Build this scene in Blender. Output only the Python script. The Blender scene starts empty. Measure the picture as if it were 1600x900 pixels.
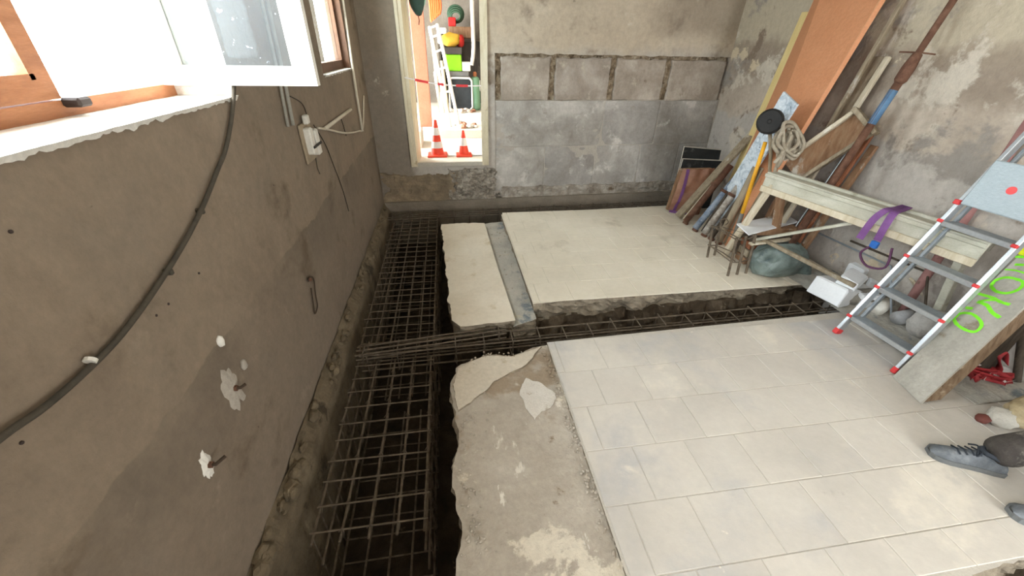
import bpy, math, random
from math import sin, cos, pi, radians
from mathutils import Vector, Matrix, noise
from mathutils.geometry import tessellate_polygon
random.seed(7)
V = Vector
SC = bpy.context.scene
COL = SC.collection

# ---------------------------------------------------------------- camera
CAM = V((0, 0, 1.75)); FPX = 620.0
YAW, PIT, ROL = 0.15878, 0.55133, 0.02224
_f = V((sin(YAW)*cos(PIT), cos(YAW)*cos(PIT), -sin(PIT)))
_r0 = V((cos(YAW), -sin(YAW), 0)); _u0 = _r0.cross(_f)
_r = _r0*cos(ROL) + _u0*sin(ROL); _u = -_r0*sin(ROL) + _u0*cos(ROL)
cd = bpy.data.cameras.new('camera'); cam = bpy.data.objects.new('camera', cd); COL.objects.link(cam)
m = Matrix((_r, _u, -_f)).transposed().to_4x4(); m.translation = CAM
cam.matrix_world = m
cd.sensor_fit = 'HORIZONTAL'; cd.sensor_width = 36.0; cd.lens = FPX/1600*36; cd.clip_start = .02
SC.camera = cam
# survey helpers: a sight line met with a known plane of the place gives a world point
def ray(x, y): return _r*((x-800)/FPX) + _u*((450-y)/FPX) + _f
def PZ(x, y, z=0.0): d = ray(x, y); return CAM + d*((z-CAM.z)/d.z)
def PX(x, y, X): d = ray(x, y); return CAM + d*((X-CAM.x)/d.x)
def PY(x, y, Y): d = ray(x, y); return CAM + d*((Y-CAM.y)/d.y)
def PP(x, y, o, n): d = ray(x, y); return CAM + d*((o-CAM).dot(n)/d.dot(n))

# ---------------------------------------------------------------- sky, exposure
W = bpy.data.worlds.new('sky'); SC.world = W; W.use_nodes = True
bg = W.node_tree.nodes['Background']; bg.inputs[0].default_value = (.91, .965, 1.0, 1); bg.inputs[1].default_value = 27.0
vs = SC.view_settings
vs.view_transform = 'Standard'; vs.look = 'None'; vs.gamma = 1; vs.use_curve_mapping = False; vs.exposure = 0.22
SC.cycles.max_bounces = 10; SC.cycles.diffuse_bounces = 6; SC.cycles.transparent_max_bounces = 12
SC.cycles.sample_clamp_indirect = 6
def portal(name, loc, nrm, sx, sy):
    l = bpy.data.lights.new(name, 'AREA'); l.shape = 'RECTANGLE'; l.size = sx; l.size_y = sy; l.cycles.is_portal = True
    o = bpy.data.objects.new(name, l); COL.objects.link(o); o.location = loc
    o.rotation_euler = V(nrm).to_track_quat('-Z', 'Z').to_euler(); return o
portal('window_daylight', (-1.16, 1.36, 2.05), (1, 0, 0), 1.2, 1.0)
portal('window_daylight', (-.965, 3.865, 2.0), (1, 0, 0), .97, .95)
portal('window_daylight', (-1.16, -1.22, 2.05), (1, 0, 0), 1.95, 1.0)
portal('doorway_daylight', (2.8, -2.7, 1.15), (0, 1, 0), .9, 2.2)
portal('yard_daylight', (-1.35, 6.5, 1.5), (1, 0, 0), 1.9, 2.0)

# ---------------------------------------------------------------- materials
def lin(c):
    return tuple((v/255/12.92 if v/255 <= .04045 else ((v/255+.055)/1.055)**2.4) for v in c) + (1,)
MATS = {}
def node(nt, t, **kw):
    n = nt.nodes.new(t)
    for k, v in kw.items(): setattr(n, k, v)
    return n
def ramp(nt, fac, stops, interp='LINEAR'):
    n = node(nt, 'ShaderNodeValToRGB'); n.color_ramp.interpolation = interp
    els = n.color_ramp.elements
    while len(els) < len(stops): els.new(.5)
    for e, (p, c) in zip(els, stops): e.position = p; e.color = c
    nt.links.new(fac, n.inputs[0]); return n.outputs[0]
def nz(nt, vec, scale, detail=6, rough=.6, dist=0):
    n = node(nt, 'ShaderNodeTexNoise'); n.inputs['Scale'].default_value = scale; n.inputs['Detail'].default_value = detail
    n.inputs['Roughness'].default_value = rough; n.inputs['Distortion'].default_value = dist
    nt.links.new(vec, n.inputs['Vector']); return n.outputs['Fac']
def mixc(nt, fac, a, b, mode='MIX'):
    n = node(nt, 'ShaderNodeMix', data_type='RGBA', blend_type=mode)
    for s, v in ((0, fac), (6, a), (7, b)):
        if hasattr(v, 'type') and not isinstance(v, (tuple, float, int)): nt.links.new(v, n.inputs[s])
        else: n.inputs[s].default_value = v
    return n.outputs[2]
def mth(nt, op, a, b=0.0, c=None, clamp=False):
    n = node(nt, 'ShaderNodeMath', operation=op, use_clamp=clamp)
    for i, v in enumerate((a, b, c)):
        if v is None: continue
        if isinstance(v, (int, float)): n.inputs[i].default_value = v
        else: nt.links.new(v, n.inputs[i])
    return n.outputs[0]
def smooth(nt, v, a, b):
    n = node(nt, 'ShaderNodeMapRange', interpolation_type='SMOOTHSTEP'); nt.links.new(v, n.inputs[0])
    n.inputs[1].default_value = a; n.inputs[2].default_value = b; return n.outputs[0]
def pmat(name, cols, scale=3., rough=.9, bump=.25, bscale=30., metal=0., spec=.25, patches=(), stretch=None, obj=False, fine=.12, custom=None, dist=.3, rnd=0):
    """cols: sRGB triples spread over a noise ramp; patches: (colour, scale, lo, hi[, stretch])"""
    if name in MATS: return MATS[name]
    mt = bpy.data.materials.new(name); mt.use_nodes = True; nt = mt.node_tree; b = nt.nodes['Principled BSDF']
    if obj: vec = node(nt, 'ShaderNodeTexCoord').outputs['Object']
    else: vec = node(nt, 'ShaderNodeNewGeometry').outputs['Position']
    v0 = vec
    def stretched(s):
        mp = node(nt, 'ShaderNodeMapping'); nt.links.new(v0, mp.inputs[0]); mp.inputs[3].default_value = s; return mp.outputs[0]
    if stretch: vec = stretched(stretch)
    n1 = nz(nt, vec, scale, 8, .62, dist)
    k = len(cols)
    if k == 1: col = mixc(nt, 0., lin(cols[0]), lin(cols[0]))
    else: col = ramp(nt, n1, [(.3+.4*i/(k-1), lin(c)) for i, c in enumerate(cols)])
    if custom: col = custom(nt, v0, col)
    if rnd:
        g0 = ramp(nt, node(nt, 'ShaderNodeObjectInfo').outputs['Random'], [(0, (1-rnd, 1-rnd, 1-rnd*.9, 1)), (1, (1, 1, 1, 1))])
        col = mixc(nt, 1., col, g0, 'MULTIPLY')
    for p in patches:
        c, s, lo, hi = p[:4]
        pv = stretched(p[4]) if len(p) > 4 else v0
        off = node(nt, 'ShaderNodeVectorMath', operation='ADD'); nt.links.new(pv, off.inputs[0]); off.inputs[1].default_value = (s*3.7, lo*31, s)
        f = smooth(nt, nz(nt, off.outputs[0], s, 7, .65, .2), lo, hi)
        col = mixc(nt, f, col, lin(c))
    if fine:
        g = ramp(nt, nz(nt, vec, scale*14, 5, .7), [(.25, (1-fine*1.6,)*3+(1,)), (.75, (1+fine*.4,)*3+(1,))])
        col = mixc(nt, 1., col, g, 'MULTIPLY')
    nt.links.new(col, b.inputs['Base Color'])
    b.inputs['Roughness'].default_value = rough; b.inputs['Metallic'].default_value = metal
    b.inputs['Specular IOR Level'].default_value = spec
    if bump:
        bn = node(nt, 'ShaderNodeBump'); bn.inputs['Strength'].default_value = min(1, bump); bn.inputs['Distance'].default_value = .02
        h = mth(nt, 'ADD', nz(nt, vec, bscale, 6, .65), mth(nt, 'MULTIPLY', n1, .8))
        nt.links.new(h, bn.inputs['Height']); nt.links.new(bn.outputs[0], b.inputs['Normal'])
    MATS[name] = mt; return mt
def sepz(nt, vec):
    s = node(nt, 'ShaderNodeSeparateXYZ'); nt.links.new(vec, s.inputs[0]); return s.outputs

def left_wall_col(nt, vec, col):
    s = sepz(nt, vec)
    d = mth(nt, 'MULTIPLY_ADD', nz(nt, vec, 3.5, 5, .6), .10, s[2])
    # an old painted dado line with a darker, damp-stained band beneath it
    line = mth(nt, 'MULTIPLY', smooth(nt, d, .875, .865), smooth(nt, d, .45, .80))
    line = mth(nt, 'MULTIPLY', line, smooth(nt, nz(nt, vec, 2.2, 4, .5), .25, .62))
    col = mixc(nt, mth(nt, 'MULTIPLY', line, .65), col, lin((98, 89, 78)))
    low = smooth(nt, d, .86, .80)
    col = mixc(nt, mth(nt, 'MULTIPLY', low, .35), col, lin((120, 107, 94)))
    return col
def right_wall_col(nt, vec, col):
    s = sepz(nt, vec)
    d = mth(nt, 'MULTIPLY_ADD', nz(nt, vec, 1.6, 6, .6), .5, s[2])
    col = mixc(nt, smooth(nt, d, 1.85, 2.15), col, lin((184, 172, 150)))
    dark = mth(nt, 'MULTIPLY', smooth(nt, d, 1.62, 1.78), smooth(nt, d, 2.12, 2.0))
    col = mixc(nt, mth(nt, 'MULTIPLY', dark, .55), col, lin((128, 112, 96)))
    col = mixc(nt, mth(nt, 'MULTIPLY', smooth(nt, d, 1.36, 1.30), .75), col, lin((182, 176, 168)))
    return col
def back_wall_col(nt, vec, col):
    s = sepz(nt, vec)
    d = mth(nt, 'MULTIPLY_ADD', nz(nt, vec, 2.0, 6, .6), .5, s[2])
    col = mixc(nt, mth(nt, 'MULTIPLY', smooth(nt, d, 2.05, 1.75), .8), col, lin((178, 172, 164)))
    r = mth(nt, 'MULTIPLY', smooth(nt, mth(nt, 'MULTIPLY_ADD', nz(nt, vec, 3, 5, .6), .5, s[0]), 2.55, 2.9), smooth(nt, d, 2.0, 2.25))
    col = mixc(nt, mth(nt, 'MULTIPLY', r, .6), col, lin((140, 126, 109)))
    l = smooth(nt, mth(nt, 'MULTIPLY_ADD', nz(nt, vec, 2.4, 5, .6), .35, s[0]), -.18, -.32)
    col = mixc(nt, mth(nt, 'MULTIPLY', l, .8), col, lin((126, 114, 99)))
    return col
M_WL = pmat('left_wall_plaster', [(124,110,95),(138,123,106),(132,119,104)], 1.8, bump=.22, bscale=22, patches=[((102,88,71), 2.2, .54, .72), ((146,132,115), 4.0, .62, .74), ((70,60,50), 9, .70, .75)], custom=left_wall_col)
M_WR = pmat('right_wall_render', [(164,150,134),(184,170,154),(200,188,172)], 1.5, bump=.55, bscale=12, patches=[((200,190,174), 1.9, .54, .60), ((132,116,100), 2.8, .58, .66), ((206,190,162), 2.3, .64, .67), ((150,142,133), 1.2, .56, .62)], custom=right_wall_col)
M_WB = pmat('back_wall_render', [(172,158,138),(186,171,150),(194,181,161)], 1.6, bump=.3, bscale=18, patches=[((138,124,108), 1.9, .55, .68), ((198,188,170), 4, .63, .72), ((118,106,92), 5, .66, .74)], custom=back_wall_col)
M_BLOCK = pmat('wall_block', [(146,139,130),(174,168,159),(204,198,189)], 2.2, rnd=.2, bump=.55, bscale=14, patches=[((206,200,192), 3.5, .58, .68), ((148,138,126), 4.5, .62, .72)])
M_BLOCKU = pmat('wall_block_upper', [(140,127,113),(170,157,142),(202,191,177)], 2.4, rnd=.2, bump=.5, bscale=18, patches=[((186,174,156), 4.5, .58, .68), ((120,104,88), 3.5, .6, .7)])
M_MORTAR = pmat('mortar', [(166,158,147),(182,173,161)], 5, bump=.5, bscale=25)
M_CHASE = pmat('hacked_joint', [(92,76,58),(156,138,114),(200,187,164)], 14, bump=.9, bscale=40)
M_RUBBLE = pmat('rubble_masonry', [(104,96,86),(152,142,128),(196,187,173)], 12, bump=.8, bscale=40, dist=1.0)
M_FOOT = pmat('footing_concrete', [(86,75,59),(108,95,76),(126,112,91)], 5, bump=.5, bscale=30, patches=[((66,56,43), 5, .54, .66), ((142,128,104), 12, .66, .72)])
M_FOOTB = pmat('footing_smooth', [(120,110,96),(140,129,114)], 4, bump=.25, bscale=30)
M_SOIL = pmat('soil', [(38,30,23),(54,44,33),(74,62,47)], 7, bump=.9, bscale=35, patches=[((98,84,66), 9, .66, .72)])
M_BANK = pmat('clay_bank', [(72,60,47),(94,80,64),(120,106,88)], 6, bump=.9, bscale=30, patches=[((138,124,104), 9, .62, .7), ((56,46,36), 5, .6, .7)])
M_CEIL = pmat('ceiling_plaster', [(176,168,154),(190,182,168)], 2, bump=.15)
M_TILE = pmat('floor_tile', [(186,180,170),(197,190,179),(204,198,187)], 1.7, rnd=.06, rough=.78, bump=.06, bscale=30, patches=[((176,173,170), 1.1, .5, .68), ((210,202,188), 1.5, .58, .68), ((166,158,149), 4, .64, .76), ((222,214,198), 9, .68, .74)], fine=.05)
M_TILE2 = pmat('dusty_screed_tile', [(204,195,177),(213,204,186),(220,212,196)], 1.6, rough=.85, bump=.05, bscale=30, patches=[((190,180,162), 1.8, .56, .68), ((176,164,152), 4, .64, .78, (1, 2.5, 1))], fine=.05)
M_GROUT = pmat('grout', [(182,175,164),(192,185,173)], 8, bump=.2)
M_GROUT2 = pmat('dusty_grout', [(197,188,171),(208,199,182)], 8, bump=.1)
M_SCREED = pmat('broken_screed', [(160,149,135),(173,163,149),(186,177,164)], 2.4, bump=.5, bscale=22, patches=[((214,207,194), 5, .60, .66, (1, .5, 1)), ((140,126,108), 9, .62, .70), ((206,196,178), 2.6, .56, .6), ((150,134,114), 1.6, .52, .62), ((216,210,198), 8, .66, .70, (1, .35, 1)), ((118,104, 88), 20, .7, .74)])
M_SCREED2 = pmat('cream_screed', [(206,195,175),(217,207,189),(224,216,200)], 2.2, bump=.15, bscale=22, patches=[((196,180,152), 3, .56, .68), ((186,182,172), 2.2, .62, .75)], fine=.06)
M_GREYC = pmat('grey_concrete', [(158,156,148),(176,172,162),(190,184,171)], 5, bump=.6, bscale=26, patches=[((118,126,130), 4, .56, .66), ((188,176,152), 3, .6, .68)])
M_BROKEN = pmat('broken_concrete', [(118,106,90),(150,138,120),(176,164,144)], 10, bump=.9, bscale=38, patches=[((94,82,66), 6, .58, .68)])
M_REBAR = pmat('rebar_steel', [(82,71,59),(106,94,80),(130,117,101)], 20, rough=.7, metal=.35, bump=.3, bscale=160)
M_BROWN = pmat('brown_window_wood', [(150,98,66),(170,114,78),(184,128,90)], 4, rough=.6, bump=.15, stretch=(6, 1, 6), patches=[((120,78,54), 9, .66, .74)])
M_DKBROWN = pmat('dark_window_wood', [(88,60,42),(104,72,50)], 4, rough=.6, bump=.15)
M_WHITE = pmat('white_paint', [(236,232,222),(244,240,232)], 4, rough=.5, bump=.05, patches=[((214,204,182), 10, .68, .76)], fine=.04)
M_SILL = pmat('sill_plaster', [(226,222,212),(238,234,226)], 6, bump=.35, bscale=25, patches=[((180,166,146), 9, .66, .74)])
M_CABLE = pmat('dusty_cable', [(48,45,40),(76,70,60),(58,54,47)], 6, rough=.7, bump=.1)
M_CONDUIT = pmat('grey_conduit', [(150,146,136),(172,168,156)], 6, rough=.6, bump=.1)
M_WCONDUIT = pmat('white_conduit', [(196,184,164),(214,204,186)], 8, rough=.6, bump=.05)
M_PLAST = pmat('white_plastic', [(206,202,192),(222,218,208)], 8, rough=.45, bump=.05, patches=[((170,160,142), 12, .62, .7)])
M_RUST = pmat('rusty_iron', [(84,58,46),(110,78,62),(130,98,80)], 14, rough=.85, bump=.5, bscale=70, metal=.15)
M_CREAMW = pmat('cream_door_frame', [(196,182,152),(212,200,172),(220,210,186)], 3, rough=.7, bump=.12, stretch=(5, 5, 1), patches=[((170,150,118), 5, .62, .72)])
M_ORANGE = pmat('orange_veneer', [(210,158,120),(216,166,128),(222,174,138)], 2.2, rough=.5, bump=.06, stretch=(1, 4, .6), patches=[((226,170,124), 10, .70, .74, (1, 1, .4))], fine=.05)
M_ORANGEE = pmat('veneer_edge', [(196,134,94),(206,146,106)], 5, rough=.6)
M_PINE = pmat('pale_pine', [(214,190,128),(224,204,146)], 4, rough=.7, bump=.1, stretch=(8, 8, 1))
def wood(name, a, b, c, p=None): return pmat(name, [a, b, c], 4, rough=.85, bump=.25, stretch=(9, 9, 1.2), patches=[(p or (186,178,164), 5, .58, .68)])
M_GREYW = wood('grey_weathered_wood', (126,112,92), (150,136,114), (168,156,134))
M_BRNW = wood('brown_dusty_wood', (122,90,66), (146,112,84), (160,132,104))
M_REDW = wood('red_brown_wood', (118,72,48), (142,90,62), (158,106,78))
M_PALEW = wood('pale_dusty_wood', (186,172,146), (200,188,164), (212,202,182), (224,218,204))
M_DARKW = wood('dark_board', (58,50,42), (76,66,56), (92,82,70), (104,94,80))
M_TREST = pmat('pale_green_paint', [(164,161,145),(180,177,161),(194,191,177)], 4, rough=.75, bump=.12, stretch=(3, 1, 3), patches=[((150,146,126), 5, .6, .7), ((214,210,196), 7, .62, .7)])
M_SPECK = pmat('speckled_board', [(132,148,164),(196,206,214),(226,232,236)], 16, rough=.7, bump=.3, dist=1.2, patches=[((96,104,112), 22, .62, .68)])
M_YEL = pmat('yellow_handle', [(226,160,36),(236,176,54)], 6, rough=.5, bump=.05)
M_BLACK = pmat('black_rubber', [(26,25,24),(40,38,36)], 8, rough=.6, bump=.15, patches=[((74,68,62), 10, .66, .74)])
M_ROPE = pmat('dusty_rope', [(146,134,115),(172,160,140),(192,182,164)], 16, bump=.6, bscale=140)
M_BLUEP = pmat('blue_paint', [(78,112,146),(104,136,164)], 14, rough=.7, bump=.3, patches=[((120,90,76), 20, .66, .7)])
M_PINKP = pmat('faded_red_paint', [(150,106,102),(170,128,122)], 12, rough=.8, bump=.3, patches=[((120,96,84), 14, .6, .66)])
M_ALU = pmat('aluminium', [(192,198,202),(208,212,216)], 5, rough=.34, metal=.75, bump=.04, spec=.5)
M_ALUD = pmat('dusty_aluminium', [(150,158,164),(172,180,186)], 30, rough=.5, metal=.55, bump=.4, bscale=90)
M_PLAT = pmat('platform_plate', [(176,190,196),(192,204,210)], 40, rough=.55, metal=.3, bump=.4, bscale=60, stretch=(1, 1, 5))
M_RED = pmat('red_plastic', [(196,50,52),(208,66,66)], 8, rough=.5, bump=.02)
M_PURP = pmat('purple_webbing', [(104,66,116),(126,84,138)], 12, rough=.8, bump=.3, bscale=120, patches=[((104,64,92), 9, .6, .68)])
M_BLUEB = pmat('blue_buckle', [(40,96,176),(56,112,190)], 8, rough=.5)
M_FORM = pmat('formwork_board', [(150,146,136),(170,166,156),(184,180,170)], 4, rough=.9, bump=.4, bscale=30, patches=[((204,200,190), 6, .66, .72), ((128,116,98), 3, .6, .7)])
M_FORME = wood('formwork_edge', (98,78,58), (124,102,80), (142,122,98), (168,152,130))
M_GREEN = pmat('fluorescent_green_paint', [(120,224,40),(140,236,56)], 20, rough=.6, bump=.1, fine=.05)
M_BAG = pmat('grey_green_plastic', [(88,100,97),(108,121,117),(130,143,138)], 6, rough=.38, bump=.25, bscale=14, spec=.5, patches=[((66,82,84), 6, .56, .66)])
M_FOAM = pmat('white_block', [(226,228,230),(236,238,240)], 6, rough=.85, bump=.2, bscale=60, fine=.04)
M_WSHEET = pmat('white_sheet', [(222,224,226),(234,236,238)], 4, rough=.6, bump=.05, fine=.04)
M_BLKP = pmat('black_panel', [(44,46,46),(60,62,62)], 5, rough=.55, bump=.1, patches=[((92,94,92), 6, .58, .68)])
M_PEDGE = pmat('panel_edge', [(190,184,172),(204,198,186)], 6)
M_BRNPL = pmat('brown_plastic', [(122,84,64),(142,100,78),(160,120,96)], 5, rough=.5, bump=.25, bscale=12, spec=.4)
M_CONE = pmat('cone_orange', [(214,66,44),(226,80,56)], 8, rough=.5, bump=.05)
M_CONEW = pmat('cone_white', [(214,206,200),(226,220,214)], 8, rough=.5, bump=.05)
def plain(name, c, rough=.6, metal=0, v=8):
    return pmat(name, [tuple(max(0, x-v) for x in c), tuple(min(255, x+v) for x in c)], 7, rough=rough, metal=metal, bump=.08)
def glassmat(name, tint, haze, hcol):
    if name in MATS: return MATS[name]
    mt = bpy.data.materials.new(name); mt.use_nodes = True; nt = mt.node_tree; nt.nodes.clear()
    out = node(nt, 'ShaderNodeOutputMaterial'); tr = node(nt, 'ShaderNodeBsdfTransparent'); tr.inputs[0].default_value = tint
    gl = node(nt, 'ShaderNodeBsdfGlossy'); gl.inputs['Roughness'].default_value = .06
    df = node(nt, 'ShaderNodeBsdfDiffuse'); df.inputs[0].default_value = hcol
    fr = node(nt, 'ShaderNodeFresnel'); nt.links.new(mth(nt, 'MULTIPLY_ADD', node(nt, 'ShaderNodeNewGeometry').outputs['Backfacing'], .6667-1.5, 1.5), fr.inputs[0])
    vec = node(nt, 'ShaderNodeNewGeometry').outputs['Position']
    sp = mth(nt, 'ADD', mth(nt, 'MULTIPLY', smooth(nt, nz(nt, vec, 45, 3, .5), .68, .72), .5), haze, clamp=True)
    sp = mth(nt, 'MULTIPLY_ADD', nz(nt, vec, 5, 5, .6), haze*.6, sp)
    m1 = node(nt, 'ShaderNodeMixShader'); nt.links.new(sp, m1.inputs[0]); nt.links.new(tr.outputs[0], m1.inputs[1]); nt.links.new(df.outputs[0], m1.inputs[2])
    m2 = node(nt, 'ShaderNodeMixShader'); nt.links.new(mth(nt, 'MULTIPLY', fr.outputs[0], .14), m2.inputs[0]); nt.links.new(m1.outputs[0], m2.inputs[1]); nt.links.new(gl.outputs[0], m2.inputs[2])
    nt.links.new(m2.outputs[0], out.inputs[0]); MATS[name] = mt; return mt
M_GLASS = glassmat('dirty_glass', (.92, .96, .97, 1), .07, (.5, .53, .55, 1))

# ---------------------------------------------------------------- builders
def fbm(p, o=4):
    a, s, f = 0, .5, 1.
    for _ in range(o): a += s*noise.noise(p*f); s *= .5; f *= 2.03
    return a
def wloc(o):
    p = V((0, 0, 0))
    while o: p = p + o.location; o = o.parent
    return p
class MB:
    def __init__(s): s.v = []; s.f = []; s.mi = []; s.cur = 0
    def add(s, vs_, fs):
        b = len(s.v); s.v += [V(p) for p in vs_]; s.f += [tuple(i+b for i in f) for f in fs]; s.mi += [s.cur]*len(fs); return s
    def box(s, lo, hi):
        x0, y0, z0 = lo; x1, y1, z1 = hi
        return s.hexa([(x0,y0,z0),(x1,y0,z0),(x1,y1,z0),(x0,y1,z0)], [(x0,y0,z1),(x1,y0,z1),(x1,y1,z1),(x0,y1,z1)])
    def hexa(s, a, b):
        return s.add(list(a)+list(b), [(3,2,1,0),(4,5,6,7),(0,1,5,4),(1,2,6,5),(2,3,7,6),(3,0,4,7)])
    def bevbox(s, c, sz, R=None, bv=.006):
        """box with chamfered edges: centre, size, rotation"""
        hx, hy, hz = (V(sz)/2)[:]; bv = min(bv, hx*.6, hy*.6, hz*.6)
        pts = []
        for sx in (-1, 1):
            for sy in (-1, 1):
                for sz_ in (-1, 1):
                    pts += [V((sx*hx, sy*(hy-bv), sz_*(hz-bv))), V((sx*(hx-bv), sy*hy, sz_*(hz-bv))), V((sx*(hx-bv), sy*(hy-bv), sz_*hz))]
        R = R or Matrix.Identity(3); c = V(c)
        def I(sx, sy, sz_, k): return (((sx+1)//2)*4 + ((sy+1)//2)*2 + (sz_+1)//2)*3 + k
        F = []
        F += [(I(-1,-1,-1,0),I(-1,-1,1,0),I(-1,1,1,0),I(-1,1,-1,0)), (I(1,-1,-1,0),I(1,1,-1,0),I(1,1,1,0),I(1,-1,1,0))]
        F += [(I(-1,-1,-1,1),I(1,-1,-1,1),I(1,-1,1,1),I(-1,-1,1,1)), (I(-1,1,-1,1),I(-1,1,1,1),I(1,1,1,1),I(1,1,-1,1))]
        F += [(I(-1,-1,-1,2),I(-1,1,-1,2),I(1,1,-1,2),I(1,-1,-1,2)), (I(-1,-1,1,2),I(1,-1,1,2),I(1,1,1,2),I(-1,1,1,2))]
        for a in (-1, 1):
            for b in (-1, 1):
                F += [(I(a,b,-1,0),I(a,b,1,0),I(a,b,1,1),I(a,b,-1,1)), (I(a,-1,b,0),I(a,1,b,0),I(a,1,b,2),I(a,-1,b,2)), (I(-1,a,b,1),I(1,a,b,1),I(1,a,b,2),I(-1,a,b,2))]
        for a in (-1, 1):
            for b in (-1, 1):
                for d in (-1, 1): F.append((I(a,b,d,0), I(a,b,d,1), I(a,b,d,2)))
        return s.add([c + R @ p for p in pts], F)
    def beam(s, p, q, w, h, up=(0, 0, 1), bv=.004):
        p, q = V(p), V(q); d = (q-p); L = d.length; d.normalize(); up = V(up); x = d.cross(up)
        if x.length < 1e-4: x = d.cross(V((1, 0, 0)))
        x.normalize(); z = x.cross(d)
        return s.bevbox((p+q)/2, (w, L, h), Matrix((x, d, z)).transposed(), bv)
    def tube(s, pts, r, n=8, closed=False, caps=True):
        pts = [V(p) for p in pts]; N = len(pts); rs = r if isinstance(r, (list, tuple)) else [r]*N
        ring = []; prev = None
        for i, p in enumerate(pts):
            a = pts[(i-1) % N] if (closed or i > 0) else p; b = pts[(i+1) % N] if (closed or i < N-1) else p
            t = ((b-p).normalized() if (b-p).length > 1e-9 else V((0,0,0))) + ((p-a).normalized() if (p-a).length > 1e-9 else V((0,0,0)))
            if t.length < 1e-6: t = (b-p)
            t.normalize()
            if prev is None:
                x = t.cross(V((0, 0, 1)));
                if x.length < .1: x = t.cross(V((0, 1, 0)))
            else: x = prev - t*prev.dot(t)
            x.normalize(); prev = x; y = t.cross(x)
            ring.append([p + (x*cos(2*pi*k/n) + y*sin(2*pi*k/n))*rs[i] for k in range(n)])
        vs_ = [v for rg in ring for v in rg]; F = []
        for i in range(N if closed else N-1):
            j = (i+1) % N
            for k in range(n): F.append((i*n+k, i*n+(k+1) % n, j*n+(k+1) % n, j*n+k))
        if caps and not closed: F += [tuple(range(n))[::-1], tuple((N-1)*n+k for k in range(n))]
        return s.add(vs_, F)
    def ribbon(s, pts, side, w, th=.003):
        """flat strap: centre line, width direction (vector or list), width"""
        N = len(pts); vs_ = []; F = []
        for i, p in enumerate(pts):
            p = V(p); t = (V(pts[min(i+1, N-1)])-V(pts[max(i-1, 0)])).normalized(); sd = V(side[i] if isinstance(side, list) else side).normalized()
            nn = t.cross(sd).normalized()
            vs_ += [p+sd*w/2+nn*th/2, p-sd*w/2+nn*th/2, p-sd*w/2-nn*th/2, p+sd*w/2-nn*th/2]
        for i in range(N-1):
            for k in range(4): F.append((i*4+k, i*4+(k+1) % 4, i*4+4+(k+1) % 4, i*4+4+k))
        F += [(3,2,1,0), tuple((N-1)*4+k for k in range(4))]
        return s.add(vs_, F)
    def lathe(s, prof, o, n=20, axis=(0, 0, 1)):
        o = V(o); a = V(axis).normalized(); x = a.cross(V((.3, .9, .2))).normalized(); y = a.cross(x); N = len(prof)
        vs_ = [o + a*z + (x*cos(2*pi*k/n)+y*sin(2*pi*k/n))*max(r, 1e-4) for r, z in prof for k in range(n)]
        F = [(i*n+k, i*n+(k+1) % n, (i+1)*n+(k+1) % n, (i+1)*n+k) for i in range(N-1) for k in range(n)]
        F += [tuple(range(n))[::-1], tuple((N-1)*n+k for k in range(n))]
        return s.add(vs_, F)
    def grid(s, fn, nu, nv, back=None):
        vs_ = [fn(i/(nu-1), j/(nv-1)) for j in range(nv) for i in range(nu)]
        F = [(j*nu+i, j*nu+i+1, (j+1)*nu+i+1, (j+1)*nu+i) for j in range(nv-1) for i in range(nu-1)]
        return s.add(vs_, F)
    def blob(s, c, rad, amp=.2, fr=3., n=3, seed=0, flat=None):
        import bmesh
        bm = bmesh.new(); bmesh.ops.create_icosphere(bm, subdivisions=n, radius=1)
        c = V(c); R = V(rad); vs_ = []
        for v in bm.verts:
            d = v.co.normalized(); k = 1+amp*2*fbm(d*fr+V((seed, seed*1.7, 0)))
            p = V((d.x*R.x*k, d.y*R.y*k, d.z*R.z*k))
            if flat is not None and p.z < -flat: p.z = -flat
            vs_.append(c+p)
        s.add(vs_, [tuple(v.index for v in f.verts) for f in bm.faces]); bm.free(); return s
    def build(s, name, mat, parent=None, smooth=False, kind=None):
        me = bpy.data.meshes.new(name)
        if parent is not None: o0 = wloc(parent)
        else:
            xs = [v.x for v in s.v]; ys = [v.y for v in s.v]
            o0 = V(((min(xs)+max(xs))/2, (min(ys)+max(ys))/2, min(v.z for v in s.v)))
        me.from_pydata([(v-o0)[:] for v in s.v], [], s.f)
        for mt in (mat if isinstance(mat, (list, tuple)) else [mat]): me.materials.append(mt)
        me.polygons.foreach_set('material_index', s.mi)
        if smooth: me.polygons.foreach_set('use_smooth', [True]*len(me.polygons))
        me.update(); me.validate()
        o = bpy.data.objects.new(name, me); COL.objects.link(o)
        if parent is not None: o.parent = parent
        else: o.location = o0
        if kind: o['kind'] = kind
        return o
def tag(o, label, cat, group=None):
    o['label'] = label; o['category'] = cat
    if group: o['group'] = group
    return o
def thing(name, label, cat, loc, group=None, kind=None):
    o = bpy.data.objects.new(name, None); COL.objects.link(o); o.location = V(loc); o.empty_display_size = .1
    if kind: o['kind'] = kind; o['label'] = label
    else: tag(o, label, cat, group)
    return o
def struct(o, label=None):
    o['kind'] = 'structure'
    if label: o['label'] = label
    return o
def dup(o, off, parent='same', name=None):
    c = o.copy(); COL.objects.link(c); c.location = o.location + V(off)
    if parent != 'same': c.parent = parent
    return c
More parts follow.
